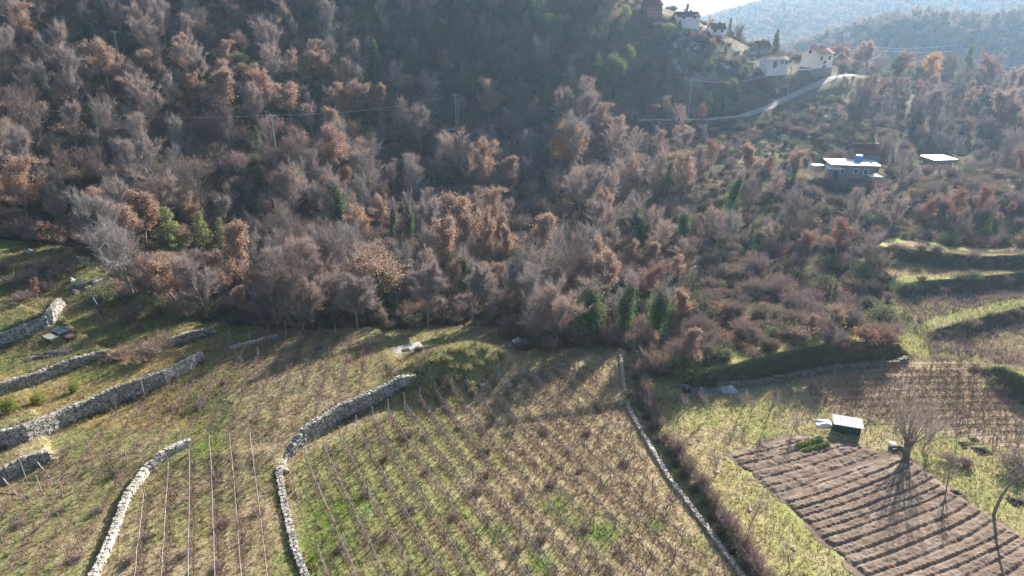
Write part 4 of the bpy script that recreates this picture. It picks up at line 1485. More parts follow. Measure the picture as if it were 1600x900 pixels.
VINE = [vine_mesh(600 + k) for k in range(7)]
STAKE = [post_mesh(1.75, .045, .06, M['post_wood']), post_mesh(1.6, .04, -.09, M['post_wood']), post_mesh(1.9, .05, .02, M['pole_wood'])]
vines, stakes, wires = [], [], []


def vineyard(key, rows, vine_gap, post_gap, wire=True, miss=.12, first_tall=True):
    """rows: list of (start xy, end xy)"""
    for a, b in rows:
        L = np.linalg.norm(b - a)
        d = (b - a) / L
        ang = math.atan2(d[1], d[0])
        s = .4
        while s < L:
            if rng.random() > miss:
                q = a + d * (s + rng.normal(0, .1)) + np.array([-d[1], d[0]]) * rng.normal(0, .04)
                vines.append((key, q[0], q[1], ang + rng.normal(0, .25), rng.uniform(.85, 1.2)))
            s += vine_gap
        s = 0
        while s < L + .2:
            q = a + d * s
            stakes.append((key, q[0], q[1], rng.uniform(0, 6.28), (1.15 if s == 0 and first_tall else rng.uniform(.75, 1.0))))
            s += post_gap * rng.uniform(.85, 1.15)
        if wire: wires.append((key, a, b))


for _key, _rows, _vg, _pg, _w, _m in (('centre', rowsC, .68, 4.8, True, .06), ('middle', rowsM, .9, 6.5, True, .15), ('upper', rowsL, .95, 6.0, False, .15), ('far', rowsR, .8, 9.0, True, .06)):
    vineyard(_key, _rows, _vg, _pg, _w, _m)
FIELD = {'centre': 'in the big central vineyard', 'middle': 'between the rubble wall and the winding wall', 'upper': 'in the upper vineyard below the tall wall', 'far': 'in the far vineyard behind the shed'}


def sizes(lst):
    A = np.array([(v[1], v[2]) for v in lst])
    z = ground_z(A[:, 0], A[:, 1])
    x_, y_, dep = project(np.column_stack([A, z]))
    inside = (x_ > 2) & (x_ < 1598) & (y_ > 2) & (y_ < 905)
    return z, np.where(inside, dep, 1e9), x_, y_


vz, vd, vx_, vy_ = sizes(vines)
order = np.argsort(vd)
left = []
for n_, i in enumerate(order):
    key, x, y, a, s = vines[i]
    if n_ < 295 and vd[i] < 1e8:
        o = link('grapevine', VINE[i % 7], None, (x, y, vz[i]))
        o.rotation_euler = (0, 0, a)
        o.scale = (s, s, s)
        tag(o, f'pruned leafless grapevine {FIELD[key]}', 'grapevine', f'grapevines {FIELD[key]}')
    else:
        left.append((x, y, vz[i], s, a))
SRC = {}
for o in list(COL.objects):
    if o.type == 'MESH' and o.data.name not in SRC: SRC[o.data.name] = o
scatter('far_grapevine_rows', [([SRC[m_.name]], 1.0) for m_ in VINE], left, 'pruned vines farther back in the four vineyards', 'grapevines')
sz_, sd, sx_, sy_ = sizes(stakes)
order = np.argsort(sd)
left = []
for n_, i in enumerate(order):
    key, x, y, a, s = stakes[i]
    if sd[i] > 1e8 and n_ > 40: continue
    if n_ < 296:
        o = link('vine_stake', STAKE[i % 3], None, (x, y, sz_[i]))
        o.rotation_euler = (0, 0, a)
        o.scale = (1, 1, s)
        tag(o, f'thin grey stake holding up vines {FIELD[key]}', 'stake', f'vine stakes {FIELD[key]}')
    else:
        left.append((x, y, sz_[i], s, a))
SRC.update({o.data.name: o for o in COL.objects if o.type == 'MESH' and o.name.startswith('vine_stake')})
scatter('far_vine_stakes', [([SRC[m_.name]], 1.0) for m_ in STAKE if m_.name in SRC], left, 'vine stakes farther back in the vineyards', 'stakes')
for key, a, b in wires:
    n = max(3, int(np.linalg.norm(b - a) / 1.5))
    t = np.linspace(0, 1, n)
    Q = a + (b - a) * t[:, None]
    z = ground_z(Q[:, 0], Q[:, 1])
    B = Build()
    rad = {'middle': .021, 'centre': .014, 'far': .03}[key]
    hts = (.95,) if key != 'centre' else (.6, 1.1)
    for h_ in hts:
        B.tube([(q[0] + random.gauss(0, .02), q[1], zz + h_ + random.gauss(0, .03)) for q, zz in zip(Q, z)], rad, 4, False)
    o = B.build('trellis_wire', M['vine'] if key == 'far' else M['wire'])
    tag(o, f'trellis wire strung along a vine row {FIELD[key]}', 'wire', f'trellis wires {FIELD[key]}')
print('vines', len(vines), 'stakes', len(stakes), 'wires', len(wires), 'rows', len(rowsC), len(rowsM), len(rowsL), len(rowsR))

# braces propped against the short wall
for (p0, p1), lab in zip([((55, 723), (77, 746)), ((2, 748), (26, 773))], ['pale slanting pole propped by the end of the short wall', 'pale slanting pole at the picture edge in front of the short wall']):
    a, b = hit(*p0), hit(*p1)
    B = Build()
    B.tube([(a[0], a[1], a[2] + .5), (b[0], b[1], b[2])], .05, 6)
    tag(B.build('brace_pole', M['pole_wood']), lab, 'pole')

# pruned brush tufts lying in the vineyards
TUFT = [proto_shrub(700 + k, .75, .62, 'mauve', 420, wid=.02) for k in range(3)]
for k, (px, py) in enumerate([(602, 718), (666, 738), (760, 707), (760, 745), (570, 775), (601, 845), (642, 797), (708, 810), (812, 775), (745, 770), (850, 677), (798, 677), (917, 680), (860, 760), (905, 738), (845, 845),
                              (912, 830), (690, 900), (530, 862), (808, 860), (975, 725), (700, 640), (638, 680), (345, 742), (350, 822), (400, 805), (200, 880), (285, 870), (340, 890), (120, 875), (155, 800), (268, 640), (350, 600), (390, 560), (460, 562), (500, 545), (545, 565), (315, 635), (180, 742), (95, 800), (30, 820), (230, 840)]):
    p = hit(px, py)
    o = link('brush_tuft', TUFT[k % 3], None, (p[0], p[1], p[2]))
    s = random.uniform(.8, 1.25)
    o.scale = (s * 1.1, s * 1.1, s)
    o.rotation_euler = (0, 0, random.uniform(0, 6))
    where = 'in the big central vineyard' if px > 470 and py > 600 else 'in the vineyards beside the rubble wall'
    tag(o, f'mauve tuft of cut vine brush lying {where}', 'brush', f'brush tufts {where}')

# ------------------------------------------------------------------ hedge, garden bushes, saplings
hp = line_hit([(1003, 590), (1010, 625), (1022, 660), (1040, 690), (1068, 722), (1095, 765), (1120, 800), (1150, 845), (1185, 900), (1200, 920)])
dists = np.concatenate([[0], np.cumsum(np.linalg.norm(np.diff(hp, axis=0), axis=1))])
s, k = 0.0, 0
while s < dists[-1]:
    q = np.array([np.interp(s, dists, hp[:, 0]), np.interp(s, dists, hp[:, 1])]) + rng.normal(0, .12, 2)
    if not (9.5 < s < 11):
        pool = SHRUB['mauve'] + SHRUB['scrub']
        o = link('hedge_shrub', pool[k % len(pool)], None, (q[0], q[1], hz(*q)))
        sc_ = rng.uniform(.55, .85)
        o.scale = (sc_ * .75, sc_ * .75, sc_)
        o.rotation_euler = (0, 0, rng.uniform(0, 6))
        tag(o, 'brown leafless shrub in the clipped hedge along the ditch', 'shrub', 'shrubs of the brown hedge')
        q2 = q + np.array([-.75, -.1])
        if k % 2 == 0:
            o = link('ditch_shrub', SHRUB['green'][k // 2 % 2], None, (q2[0], q2[1], hz(*q2)))
            o.scale = (.42, .42, .38)
            o.rotation_euler = (0, 0, rng.uniform(0, 6))
            tag(o, 'low dark green shrub in the ditch at the foot of the brown hedge', 'shrub', 'green shrubs in the ditch')
    s += .95
    k += 1


def bush(pool, px, py, h, w, label, var=0, name='bush'):
    p = hit(px, py)
    o = link(name, SHRUB[pool][var % len(SHRUB[pool])], None, tuple(p))
    s = h / 2.0
    o.scale = (w / 3.0, w / 3.0, s)
    o.rotation_euler = (0, 0, random.uniform(0, 6))
    return tag(o, label, 'bush')


bush('bright', 15, 645, 2.0, 2.6, 'largest yellow-green bush on the terrace above the tall wall')
bush('bright', 60, 632, 1.5, 2.0, 'smaller yellow-green bush beside the largest one on the terrace')
bush('bright', 116, 612, 1.2, 1.6, 'yellow-topped little bush farther along the terrace')
bush('scrub', 228, 565, 2.2, 4.5, 'tangled bare thicket behind the corner of the tall wall', 1)
bush('russet', 190, 562, 1.6, 3.2, 'orange-brown dead bush at the end of the low retaining wall')
bush('scrub', 255, 548, 2.4, 3.6, 'grey leafless bush on the terrace behind the short wall')
bush('green', 370, 490, 2.0, 3.2, 'dark round bush with a pale top at the wood edge', 0)
bush('green', 1068, 588, 2.8, 4.6, 'dark rounded bush over the hollow where the stream begins', 1)
bush('green', 1100, 560, 2.2, 4.0, 'dark bush on the bank above the rubbish heap', 0)
bush('russet', 1330, 545, 1.5, 3.4, 'reddish brown bush on the lip of the stream bank')
bush('russet', 1385, 540, 1.4, 3.0, 'reddish brown bush at the far end of the stream bank')
bush('scrub', 1315, 500, 2.6, 4.2, 'grey-mauve rounded bush on the bank above the stream', 0)
bush('mauve', 1270, 520, 2.4, 4.0, 'mauve rounded bush lower on the bank above the stream', 0)
bush('green', 700, 600, 1.0, 3.0, 'green weeds heaped on the mound at the vineyard head', 0)
bush('green', 1405, 400, 1.6, 3.0, 'bramble bush leaning over the top terrace edge', 1)
bush('green', 985, 620, .8, 1.2, 'small green bush at the top end of the hedge', 0)
bush('scrub', 820, 520, 1.6, 4.5, 'shaded bramble heap behind the white boulder', 2)


for j, (px, py, pool, h_) in enumerate([(70, 425, 'mauve', 1.6), (88, 440, 'scrub', 1.5), (50, 440, 'mauve', 1.4), (20, 448, 'scrub', 1.7), (75, 455, 'scrub', 1.3), (35, 470, 'mauve', 1.2), (5, 425, 'scrub', 1.6), (105, 425, 'mauve', 1.3)]):
    bush(pool, px, py, h_, 2.6, 'grey-mauve dead bush on the face of the grassy knoll', j)['group'] = 'dead bushes on the knoll face'
for j, (px, py) in enumerate([(200, 470), (225, 480), (180, 455), (250, 492), (290, 497), (320, 500), (210, 500), (160, 470)]):
    bush('green' if j % 2 else 'scrub', px, py, 2.2, 3.6, 'dark bramble bush on the shaded bank behind the bare thicket', j)['group'] = 'brambles on the shaded bank'


for (pix, w_h, where) in (([(1350, 400), (1430, 409), (1600, 419)], 1.5, 'top terrace bank'), ([(1410, 463), (1480, 457), (1600, 447)], 1.5, 'middle terrace bank'), ([(1462, 531), (1520, 519), (1600, 499)], 1.3, 'lower terrace bank'),
                          ([(1085, 611), (1180, 593), (1260, 574), (1340, 566), (1405, 561)], 1.1, 'stream bank'), ([(1535, 585), (1570, 612), (1610, 636)], 1.3, 'bank beside the far vineyard')):
    L_ = line_hit(pix)
    cs_ = np.concatenate([[0], np.cumsum(np.linalg.norm(np.diff(L_, axis=0), axis=1))])
    for k, q_ in enumerate(np.arange(0, cs_[-1], 1.9)):
        x_, y_ = np.interp(q_, cs_, L_[:, 0]) + rng.normal(0, .3), np.interp(q_, cs_, L_[:, 1]) + .35 + rng.normal(0, .3)
        pool_ = SHRUB['green'] + SHRUB['scrub']
        o = link('bramble', pool_[k % len(pool_)], None, (x_, y_, hz(x_, y_) - .15))
        sc_ = w_h / 2.1 * rng.uniform(.6, 1.15)
        o.scale = (sc_ * 1.2, sc_ * .8, sc_)
        o.rotation_euler = (0, 0, rng.uniform(-.4, .4))
        tag(o, f'dark bramble growing on the {where}', 'bramble', f'brambles on the {where}')
cs_ = np.concatenate([[0], np.cumsum(np.linalg.norm(np.diff(road_pts, axis=0), axis=1))])
for k, q_ in enumerate(np.arange(0, cs_[-1], 2.1)):
    x_, y_ = np.interp(q_, cs_, road_pts[:, 0]), np.interp(q_, cs_, road_pts[:, 1]) - 2.9
    x_, y_ = x_ + rng.normal(0, .4), y_ + rng.normal(0, .4)
    z_ = float(ground_z(x_, y_))
    a_, b_, c_ = project(np.array([x_, y_, z_]))
    h_ = min(rng.uniform(2.2, 3.8), headroom(x_, y_, z_, float(a_), float(c_)))
    if h_ < .7 or a_ > 985 or a_ < 0: continue
    pool_ = SHRUB['any']
    o = link('roadside_shrub', pool_[int(rng.integers(len(pool_)))], None, (x_, y_, z_))
    o.scale = (h_ / 2.0, h_ / 2.0, h_ / 2.2)
    o.rotation_euler = (0, 0, rng.uniform(0, 6))
    tag(o, 'bare tangled shrub on the lower edge of the road', 'shrub', 'shrubs along the lower road edge')


def sapling(px, py, top, label, seed, name='fruit_tree', spread=.8, lev=3, m='bark', trunks=1, first=.3, n0=4, thick=1.0, tw=300, tag_cat='tree'):
    p = hit(px, py)
    _, _, dep = project(p)
    h = (py - top) * float(dep) / FPX / math.cos(PITCH + math.atan(((py + top) / 2 - 450) / FPX))
    rs = np.random.default_rng(seed)
    segs, tips = grow(rs, h, spread, lev, n0, .06, first, .6, trunks)
    segs = [(a, b, r0 * thick, r1 * thick) for a, b, r0, r1 in segs]
    r_ = empty(name, tuple(p), rs.uniform(0, 6))
    V1, F1 = tube_mesh(segs, 0, 5)
    link('trunk', np_mesh('trunk', V1, F1, M[m], smooth=True), r_)
    P_, D_ = arr(tips)
    V2, F2 = slivers(rs, P_, D_, max(1, tw // len(P_)), .1 * h, .018, .4, .3)
    link('crown', np_mesh('crown', V2, F2, M['twig']), r_)
    return tag(r_, label, tag_cat)


for j, (px, py, top, lab) in enumerate([(1070, 640, 613, 'slim young fruit tree nearest the ditch in the upper garden'), (1104, 655, 616, 'young fruit tree with two forked stems left of the rubbish heap'), (1157, 648, 607, 'bare young fruit tree by the rubbish heap'),
                                        (1196, 660, 610, 'dense bare fruit tree beside the white sheet'), (1178, 655, 622, 'thin twin fruit tree just behind the dense bare one'), (1236, 676, 636, 'small fruit tree at the corner of the vegetable plot'),
                                        (1118, 745, 700, 'thin sapling on the grass between the hedge and the vegetable plot'), (1170, 820, 770, 'thin sapling with a ring of pale stones beside the ploughed field'), (1236, 892, 845, 'lowest thin sapling on the grass strip beside the ploughed field'),
                                        (1478, 762, 700, 'crooked small bare tree at the ploughed field edge near the mauve stack'), (1590, 690, 655, 'small bare tree by the rubble at the picture edge')]):
    sapling(px, py, top, lab, 800 + j, tw=260, spread=.75, thick=.75)
sapling(1553, 806, 722, 'dark crooked fruit tree with a leaning trunk at the ploughed field edge', 831, spread=1.0, first=.75, thick=1.5, tw=60, n0=4)
# the coppiced willow
p = hit(1416, 708)
r_ = empty('willow_tree', tuple(p))
rs = np.random.default_rng(5)
segs, tips = [], []
segs.append((np.array([0, 0, -.3]), np.array([.05, 0, .9]), .36, .32))
for k in range(46):
    an, t = rs.uniform(0, 6.283), rs.uniform(.05, .62)
    d = np.array([math.cos(an) * math.sin(t), math.sin(an) * math.sin(t), math.cos(t)])
    q = np.array([rs.normal(0, .15), rs.normal(0, .15), .75])
    r0 = rs.uniform(.022, .05)
    L = rs.uniform(4.2, 6.2)
    for m_ in range(4):
        e = q + d * L / 4
        segs.append((q, e, r0 * (1 - .22 * m_), r0 * (1 - .22 * (m_ + 1))))
        if m_ >= 1: tips.append((q * .5 + e * .5, d, 1)); tips.append((e, d, 1))
        q = e
        d = d + rs.normal(0, .09, 3) + np.array([0, 0, .06])
        d /= np.linalg.norm(d)
V1, F1 = tube_mesh(segs, 0, 5)
link('trunk', np_mesh('trunk', V1, F1, M['bark'], smooth=True), r_)
P_, D_ = arr(tips)
V2, F2 = slivers(rs, P_, D_, 7, 1.0, .014, .22, .1)
link('crown', np_mesh('crown', V2, F2, M['twig']), r_)
tag(r_, 'large fan-shaped coppiced willow with many straight shoots at the corner of the ploughed field', 'tree')
sapling(1440, 700, 652, 'thin bare sapling standing just beyond the coppiced willow', 833, tw=250)

# ------------------------------------------------------------------ houses
def rect_walls(B, w, l, z0, z1):
    B.box((0, 0, (z0 + z1) / 2), (w, l, z1 - z0))


def house(name, loc, rz, w, l, h, pitch_h, wall, roof, label, wins=(), chim=(), door=None, base=1.5, over=.35, gable_ax='x', cat='house'):
    """gable roof with its ridge along local x; front wall at -y"""
    r_ = empty(name, loc, rz)
    r_.scale = (.84, .84, .84)
    B = Build()
    n = [(-w / 2, -l / 2), (w / 2, -l / 2), (w / 2, l / 2), (-w / 2, l / 2)]
    vs = [(x, y, -base) for x, y in n] + [(x, y, h) for x, y in n] + [(-w / 2, 0, h + pitch_h), (w / 2, 0, h + pitch_h)]
    B.add(vs, [(0, 1, 5, 4), (2, 3, 7, 6), (1, 2, 6, 9, 5), (3, 0, 4, 8, 7), (3, 2, 1, 0), (4, 5, 9, 8), (6, 7, 8, 9)])
    B.build('wall', M[wall], r_)
    B = Build()
    ang = math.atan2(pitch_h, l / 2)
    for sgn in (-1, 1):
        t, e = .14, over
        y0, z0 = sgn * (l / 2 + e), h - e * math.tan(ang) + .04
        y1, z1 = 0, h + pitch_h + .04
        x0, x1 = -w / 2 - e, w / 2 + e
        vs = [(x0, y0, z0), (x1, y0, z0), (x1, y1, z1), (x0, y1, z1), (x0, y0, z0 + t), (x1, y0, z0 + t), (x1, y1, z1 + t), (x0, y1, z1 + t)]
        B.add(vs, [(0, 1, 2, 3), (4, 5, 6, 7), (0, 1, 5, 4), (1, 2, 6, 5), (2, 3, 7, 6), (3, 0, 4, 7)])
        # tile courses
        for k in range(1, int(w / .55)):
            x = x0 + k * .55
            B.tube([(x, y0, z0 + t), (x, y1, z1 + t)], .07, 5, False)
    B.tube([(-w / 2 - over, 0, h + pitch_h + .2), (w / 2 + over, 0, h + pitch_h + .2)], .13, 6)
    rf = B.build('roof', M[roof], r_)
    for x, y, ch in chim:
        B = Build()
        B.box((x, y, h + pitch_h * .6 + ch / 2), (.6, .6, ch + pitch_h * .8))
        B.box((x, y, h + pitch_h + ch + .05), (.8, .8, .14))
        B.build('chimney', M['brick'], rf)

    def opening(kind, wallside, u, z, ww, hh, mat_):
        fr, pa = Build(), Build()
        if wallside in 'fb':
            s = -1 if wallside == 'f' else 1
            c = (u, s * (l / 2 + .02), z)
            fr.box(c, (ww + .22, .1, hh + .22)); pa.box((u, s * (l / 2 + .06), z), (ww, .1, hh))
        else:
            s = -1 if wallside == 'l' else 1
            fr.box((s * (w / 2 + .02), u, z), (.1, ww + .22, hh + .22)); pa.box((s * (w / 2 + .06), u, z), (.1, ww, hh))
        o = fr.build(kind, M['white_plaster'] if kind == 'window' else M['door_wood'], r_)
        pa.build('pane' if kind == 'window' else 'door_leaf', M[mat_], o)
    for sd_, u, z, ww, hh in wins:
        opening('window', sd_, u, z, ww, hh, 'window_glass')
    if door: opening('door', door[0], door[1], 1.0, 1.0, 2.0, 'door_wood')
    return tag(r_, label, cat)


def on_ground(px, py, d):
    p = at_d(px, py, d)
    return (p[0], p[1], float(ground_z(p[0], p[1])))


def face(px_dir):
    return px_dir


HP = at_d(1275, 104, 206)
house('village_house', (HP[0], HP[1], HP[2]), R(28), 7.6, 6.6, 4.4, 1.6, 'plaster', 'roof_tile', 'tall cream house with a red gabled roof on a grey basement, beside the road top',
      [('l', 0, 5.0, 1.0, 1.2), ('f', -2, 3.0, 1.0, 1.3), ('f', 2, 3.0, 1.0, 1.3)], [(-2.4, 1.0, .9), (1.4, .4, .9)], ('f', 0), .2)
B = Build()
B.box((0, 0, -1.9), (7.9, 6.9, 3.6))
p_ = B.build('terrace_base', M['grey_plaster'], None, (HP[0], HP[1], HP[2]))
p_.rotation_euler = (0, 0, R(28))
p_.name = 'basement'
p_.parent = [o for o in COL.objects if o.name == 'village_house'][0]
p_.location = (0, 0, 0)
p_.rotation_euler = (0, 0, 0)
P2 = at_d(1208, 104, 203)
house('cottage', (P2[0], P2[1], P2[2]), R(10), 7.4, 5.6, 2.4, 1.0, 'white_plaster', 'pale_tile', 'low white cottage with a pale tiled roof left of the tall cream house',
      [('f', 1.5, 1.6, .8, 1.0), ('f', 3.0, 1.6, .8, 1.0)], [], ('f', -1), 3.0)
for (px, py, d, rz, w, l, h, ph, wl, rf, lab) in [
        (1188, 84, 217, 20, 5.2, 5, 2.4, 1.8, 'grey_plaster', 'dark_tile', 'grey stone house with a dark roof half hidden by the conical cypress'),
        (1168, 86, 222, -15, 5, 5, 2.4, 1.6, 'grey_plaster', 'roof_tile', 'rear house with a reddish roof next to the dark-roofed one'),
        (1072, 34, 216, 5, 7.6, 5.8, 1.8, 1.3, 'white_plaster', 'dark_tile', 'pale house with a long dark red roof at the skyline'),
        (1119, 55, 216, 0, 4.8, 5, 2.2, 1.5, 'white_plaster', 'dark_tile', 'small white-walled house with a dark red roof between two skyline trees'),
        (1018, 16, 217, 12, 5.5, 6, 4.4, 1.6, 'brick', 'dark_tile', 'red brick house at the top edge of the picture')]:
    p = at_d(px, py, d)
    if wl == 'brick': p = p - np.array([0, 0, 2.2])
    house('stone_house' if wl == 'grey_plaster' else 'hill_house', tuple(p), R(rz), w, l, h, ph, wl, rf, lab, [('f', -w * .25, 1.6, .8, 1.0), ('f', w * .25, 1.6, .8, 1.0)], [(w * .2, .5, .7)], None, 4.0)

# flat-roofed house on the slope
FH = at_d(1327, 268, 138)
gz = float(ground_z(FH[0], FH[1]))
r_ = empty('flat_roofed_house', (FH[0], FH[1], FH[2]), R(-8))
r_.scale = (.86, .86, .86)
B = Build(); B.box((0, .6, -.3), (9.0, 5.2, 4.6)); B.build('wall', M['grey_plaster'], r_)
B = Build(); B.box((.2, .2, 2.15), (11.0, 6.6, .24), 0); B.build('roof', M['bright_roof'], r_)
B = Build(); B.box((-4.3, -2.6, 1.45), (3.2, 2.4, .12), 0, 1.0, Matrix.Rotation(.14, 3, 'X')); B.build('awning', M['white_plaster'], r_)
for x in (-5.6, -3.0):
    B = Build(); B.tube([(x, -3.4, -2), (x, -3.4, 1.35)], .07, 6); B.build('awning_post', M['pole_wood'], r_)
for x in (-2.2, .8, 3.0):
    f_ = Build(); f_.box((x, -2.02, .5), (1.1, .1, 1.4)); f_ = f_.build('window', M['white_plaster'], r_)
    g_ = Build(); g_.box((x, -2.06, .5), (.8, .1, 1.1)); g_.build('pane', M['window_glass'], f_)
B = Build(); B.box((-3.6, -2.03, -.4), (.9, .1, 1.9)); B.build('door', M['blue_paint'], r_)
B = Build(); B.box((4.9, -2.2, -2.8), (2.6, 3.2, 5.0)); B.build('support_wall', M['rock'], r_)
B = Build(); B.box((4.9, -2.2, -.22), (2.8, 3.4, .12)); B.build('balcony', M['white_plaster'], r_)
tag(r_, 'house with a bright white flat roof and stone-propped balcony on the bushy slope', 'house')
RH = at_d(1349, 247, 143)
house('red_roofed_house', tuple(RH), R(-8), 5.6, 5.5, 1.6, 1.7, 'grey_plaster', 'dark_tile', 'small house with a dark red roof right behind the white flat roof', [], [(2.4, -.6, .5)], None, 3.5)
FH3 = Matrix.Rotation(R(-8), 3, 'Z')
def on_flat(x, y, z):
    v = Vector((FH[0], FH[1], FH[2])) + FH3 @ Vector((x * .86, y * .86, z * .86))
    return tuple(v)
def tank(px_label, loc, r, h, name='water_tank', m='blue_plastic'):
    t = empty(name, loc)
    B = Build(); B.tube([(0, 0, 0), (0, 0, h * .3), (0, 0, h * .32), (0, 0, h * .9), (0, 0, h)], [r, r, r * 1.04, r, r * .8], 16); B.build('barrel', M[m], t)
    B = Build(); B.tube([(0, 0, h), (0, 0, h + .12)], [r * .35, r * .3], 12); B.build('lid', M['blue_paint'], t)
    return tag(t, px_label, 'water tank')
tank('blue plastic water tank standing on the bright flat roof', on_flat(2.0, 1.2, 2.29), .75, 1.25)
bp = hit(1240, 268)
tank('blue plastic water tank alone among brown bushes left of the flat-roofed house', (bp[0], bp[1], bp[2] + .3), .95, 1.3)
B = Build(); B.box((0, 0, 0), (2.6, 1.2, .8)); B.box((0, 0, .42), (2.7, 1.3, .06))
o = B.build('blue_crate', M['blue_paint'], None, on_flat(1.3, -3.3, -1.6)); tag(o, 'pale blue crate below the windows of the flat-roofed house', 'crate')
B = Build(); B.box((0, 0, 0), (2.2, 1.6, .1), .3); B.box((0, .2, -.7), (1.8, 1.2, 1.3), .3)
o = B.build('small_shed', M['bright_roof'], None, on_flat(-6.8, 2.2, .9)); tag(o, 'tiny white-roofed shed at the left end of the flat-roofed house', 'shed')
SH = at_d(1466, 250, 153)
r_ = empty('flat_roofed_shed', tuple(SH), R(6))
r_.scale = (.76, .76, .76)
B = Build(); B.box((0, 0, -1.2), (5.6, 5.0, 3.6)); B.build('wall', M['grey_plaster'], r_)
B = Build(); B.box((0, 0, .72), (7.4, 6.4, .2), 0); B.build('roof', M['bright_roof'], r_)
f_ = Build(); f_.box((-.6, -2.52, -.6), (1.0, .1, 1.0)); f_ = f_.build('window', M['white_plaster'], r_)
g_ = Build(); g_.box((-.6, -2.56, -.6), (.75, .1, .75)); g_.build('pane', M['window_glass'], f_)
tag(r_, 'low building with a white flat roof alone among trees, right of the larger flat-roofed house', 'house')

for k, (x_, y_) in enumerate([(-5.5, -5.2), (-3.2, -5.8), (-1.0, -5.4), (1.2, -6.0), (3.0, -5.6), (6.8, -5.0), (-7.5, -3.0), (7.4, -2.0), (-4.4, -7.5), (0.2, -8.0), (4.6, -7.2)]):
    q_ = on_flat(x_, y_, 0)
    z_ = float(ground_z(q_[0], q_[1]))
    o = link('shrub', SHRUB['any'][k % len(SHRUB['any'])], None, (q_[0], q_[1], z_))
    o.scale = (1.25, 1.25, min(1.5, max(.6, (FH[2] - .6 - z_) / 2.1)))
    tag(o, 'tangled shrub growing under the front wall of the flat-roofed house', 'shrub', 'shrubs under the flat-roofed house')
# garden shed
GS = hit(1322, 672)
r_ = empty('garden_shed', tuple(GS), R(-18))
r_.scale = (.84, .84, .66)
B = Build(); B.box((0, 0, .65), (2.9, 1.5, 1.5)); B.build('wall', M['green_sheet'], r_)
B = Build(); B.box((0, 0, 1.52), (3.3, 1.95, .09), 0, 1.0, Matrix.Rotation(.12, 3, 'X'))
for k in range(9): B.tube([(-1.55 + k * .39, -.95, 1.46), (-1.55 + k * .39, .95, 1.69)], .035, 5, False)
B.build('roof', M['shed_sheet'], r_)
B = Build(); B.box((-1.49, 0, .6), (.06, .9, 1.3)); B.build('door', M['rust'], r_)
tag(r_, 'small dark green garden shed with a white sheet roof', 'shed')


def crumple(name, px, py, w, l, h, m, label, cat, seed, rz=0.0):
    p = hit(px, py)
    n = 16
    u = np.linspace(-.5, .5, n)
    X, Y = np.meshgrid(u * w, u * l)
    e = np.minimum(1, 2.2 * (0.5 - np.maximum(np.abs(X / w), np.abs(Y / l))) + .02)
    Xr, Yr = X * math.cos(rz) - Y * math.sin(rz) + p[0], X * math.sin(rz) + Y * math.cos(rz) + p[1]
    jit = vnoise(X * 3 + seed, Y * 3, 1.0)
    Z = ground_z(Xr, Yr) + .03 + e * h * (.35 + 1.2 * fbm(X + seed, Y, .5, 3) * jit)
    X2 = Xr + (vnoise(X * 4 + seed * 3, Y * 4, 1.0) - .5) * .25 * w / 2
    Z = np.where(e < .05, ground_z(Xr, Yr) - .05, Z)
    idx = np.arange(n * n).reshape(n, n)
    F_ = np.stack([idx[:-1, :-1], idx[:-1, 1:], idx[1:, 1:], idx[1:, :-1]], -1).reshape(-1, 4)
    o = link(name, np_mesh(name, np.stack([X2, Yr, Z], -1).reshape(-1, 3), F_, M[m], smooth=False))
    return tag(o, label, cat)


crumple('plastic_sheet', 1287, 662, 1.7, 1.3, .5, 'white_sheet', 'crumpled white plastic sheet lying against the garden shed', 'sheet', 3)
crumple('rubbish_heap', 1138, 610, 2.0, 1.6, .7, 'rubbish', 'grey and white rubbish heap at the top of the garden', 'heap', 14)
crumple('blue_tarp', 1208, 592, .9, .6, .3, 'blue_plastic', 'scrap of blue plastic on the low wall by the stream', 'tarp', 21)
bush('mauve', 1585, 735, 1.4, 4.0, 'wide bramble heap at the picture edge by the far vineyard', 0)
crumple('stone_heap', 75, 556, 5.0, 1.6, .6, 'rubble', 'heap of dark rubble and white stones beside the low retaining wall', 'heap', 41, .35)
for j, (px, py, w, lab) in enumerate([(1487, 722, 3.4, 'long mauve stack of prunings behind the crooked tree'), (1510, 728, 1.8, 'short end of cut branches next to the long mauve stack')]):
    p = hit(px, py)
    o = link('brush_stack', SHRUB['mauve'][j], None, tuple(p)); o.scale = (w / 3.2, .4, .35); o.rotation_euler = (0, 0, R(-25)); tag(o, lab, 'brush')
for j, (px, py, s, lab) in enumerate([(1505, 694, .5, 'small dark clod nearest the coppiced willow on the bright grass'), (1522, 687, .55, 'dark clod highest on the bright grass by the far vineyard'), (1507, 700, .3, 'tiny dark clod below the other two'),
                                      (1535, 705, 1.0, 'largest dark heap with a long shadow on the bright grass'), (1590, 785, .9, 'dark burnt heap at the picture edge beside the crooked fruit tree'), (1493, 770, .5, 'dark clod at the ploughed field edge'), (1074, 612, .6, 'dark clod at the top edge of the garden')]):
    o = crumple('soil_heap', px, py, s * 1.6, s * 1.3, .5 * s, 'char', lab, 'heap', 50 + j)


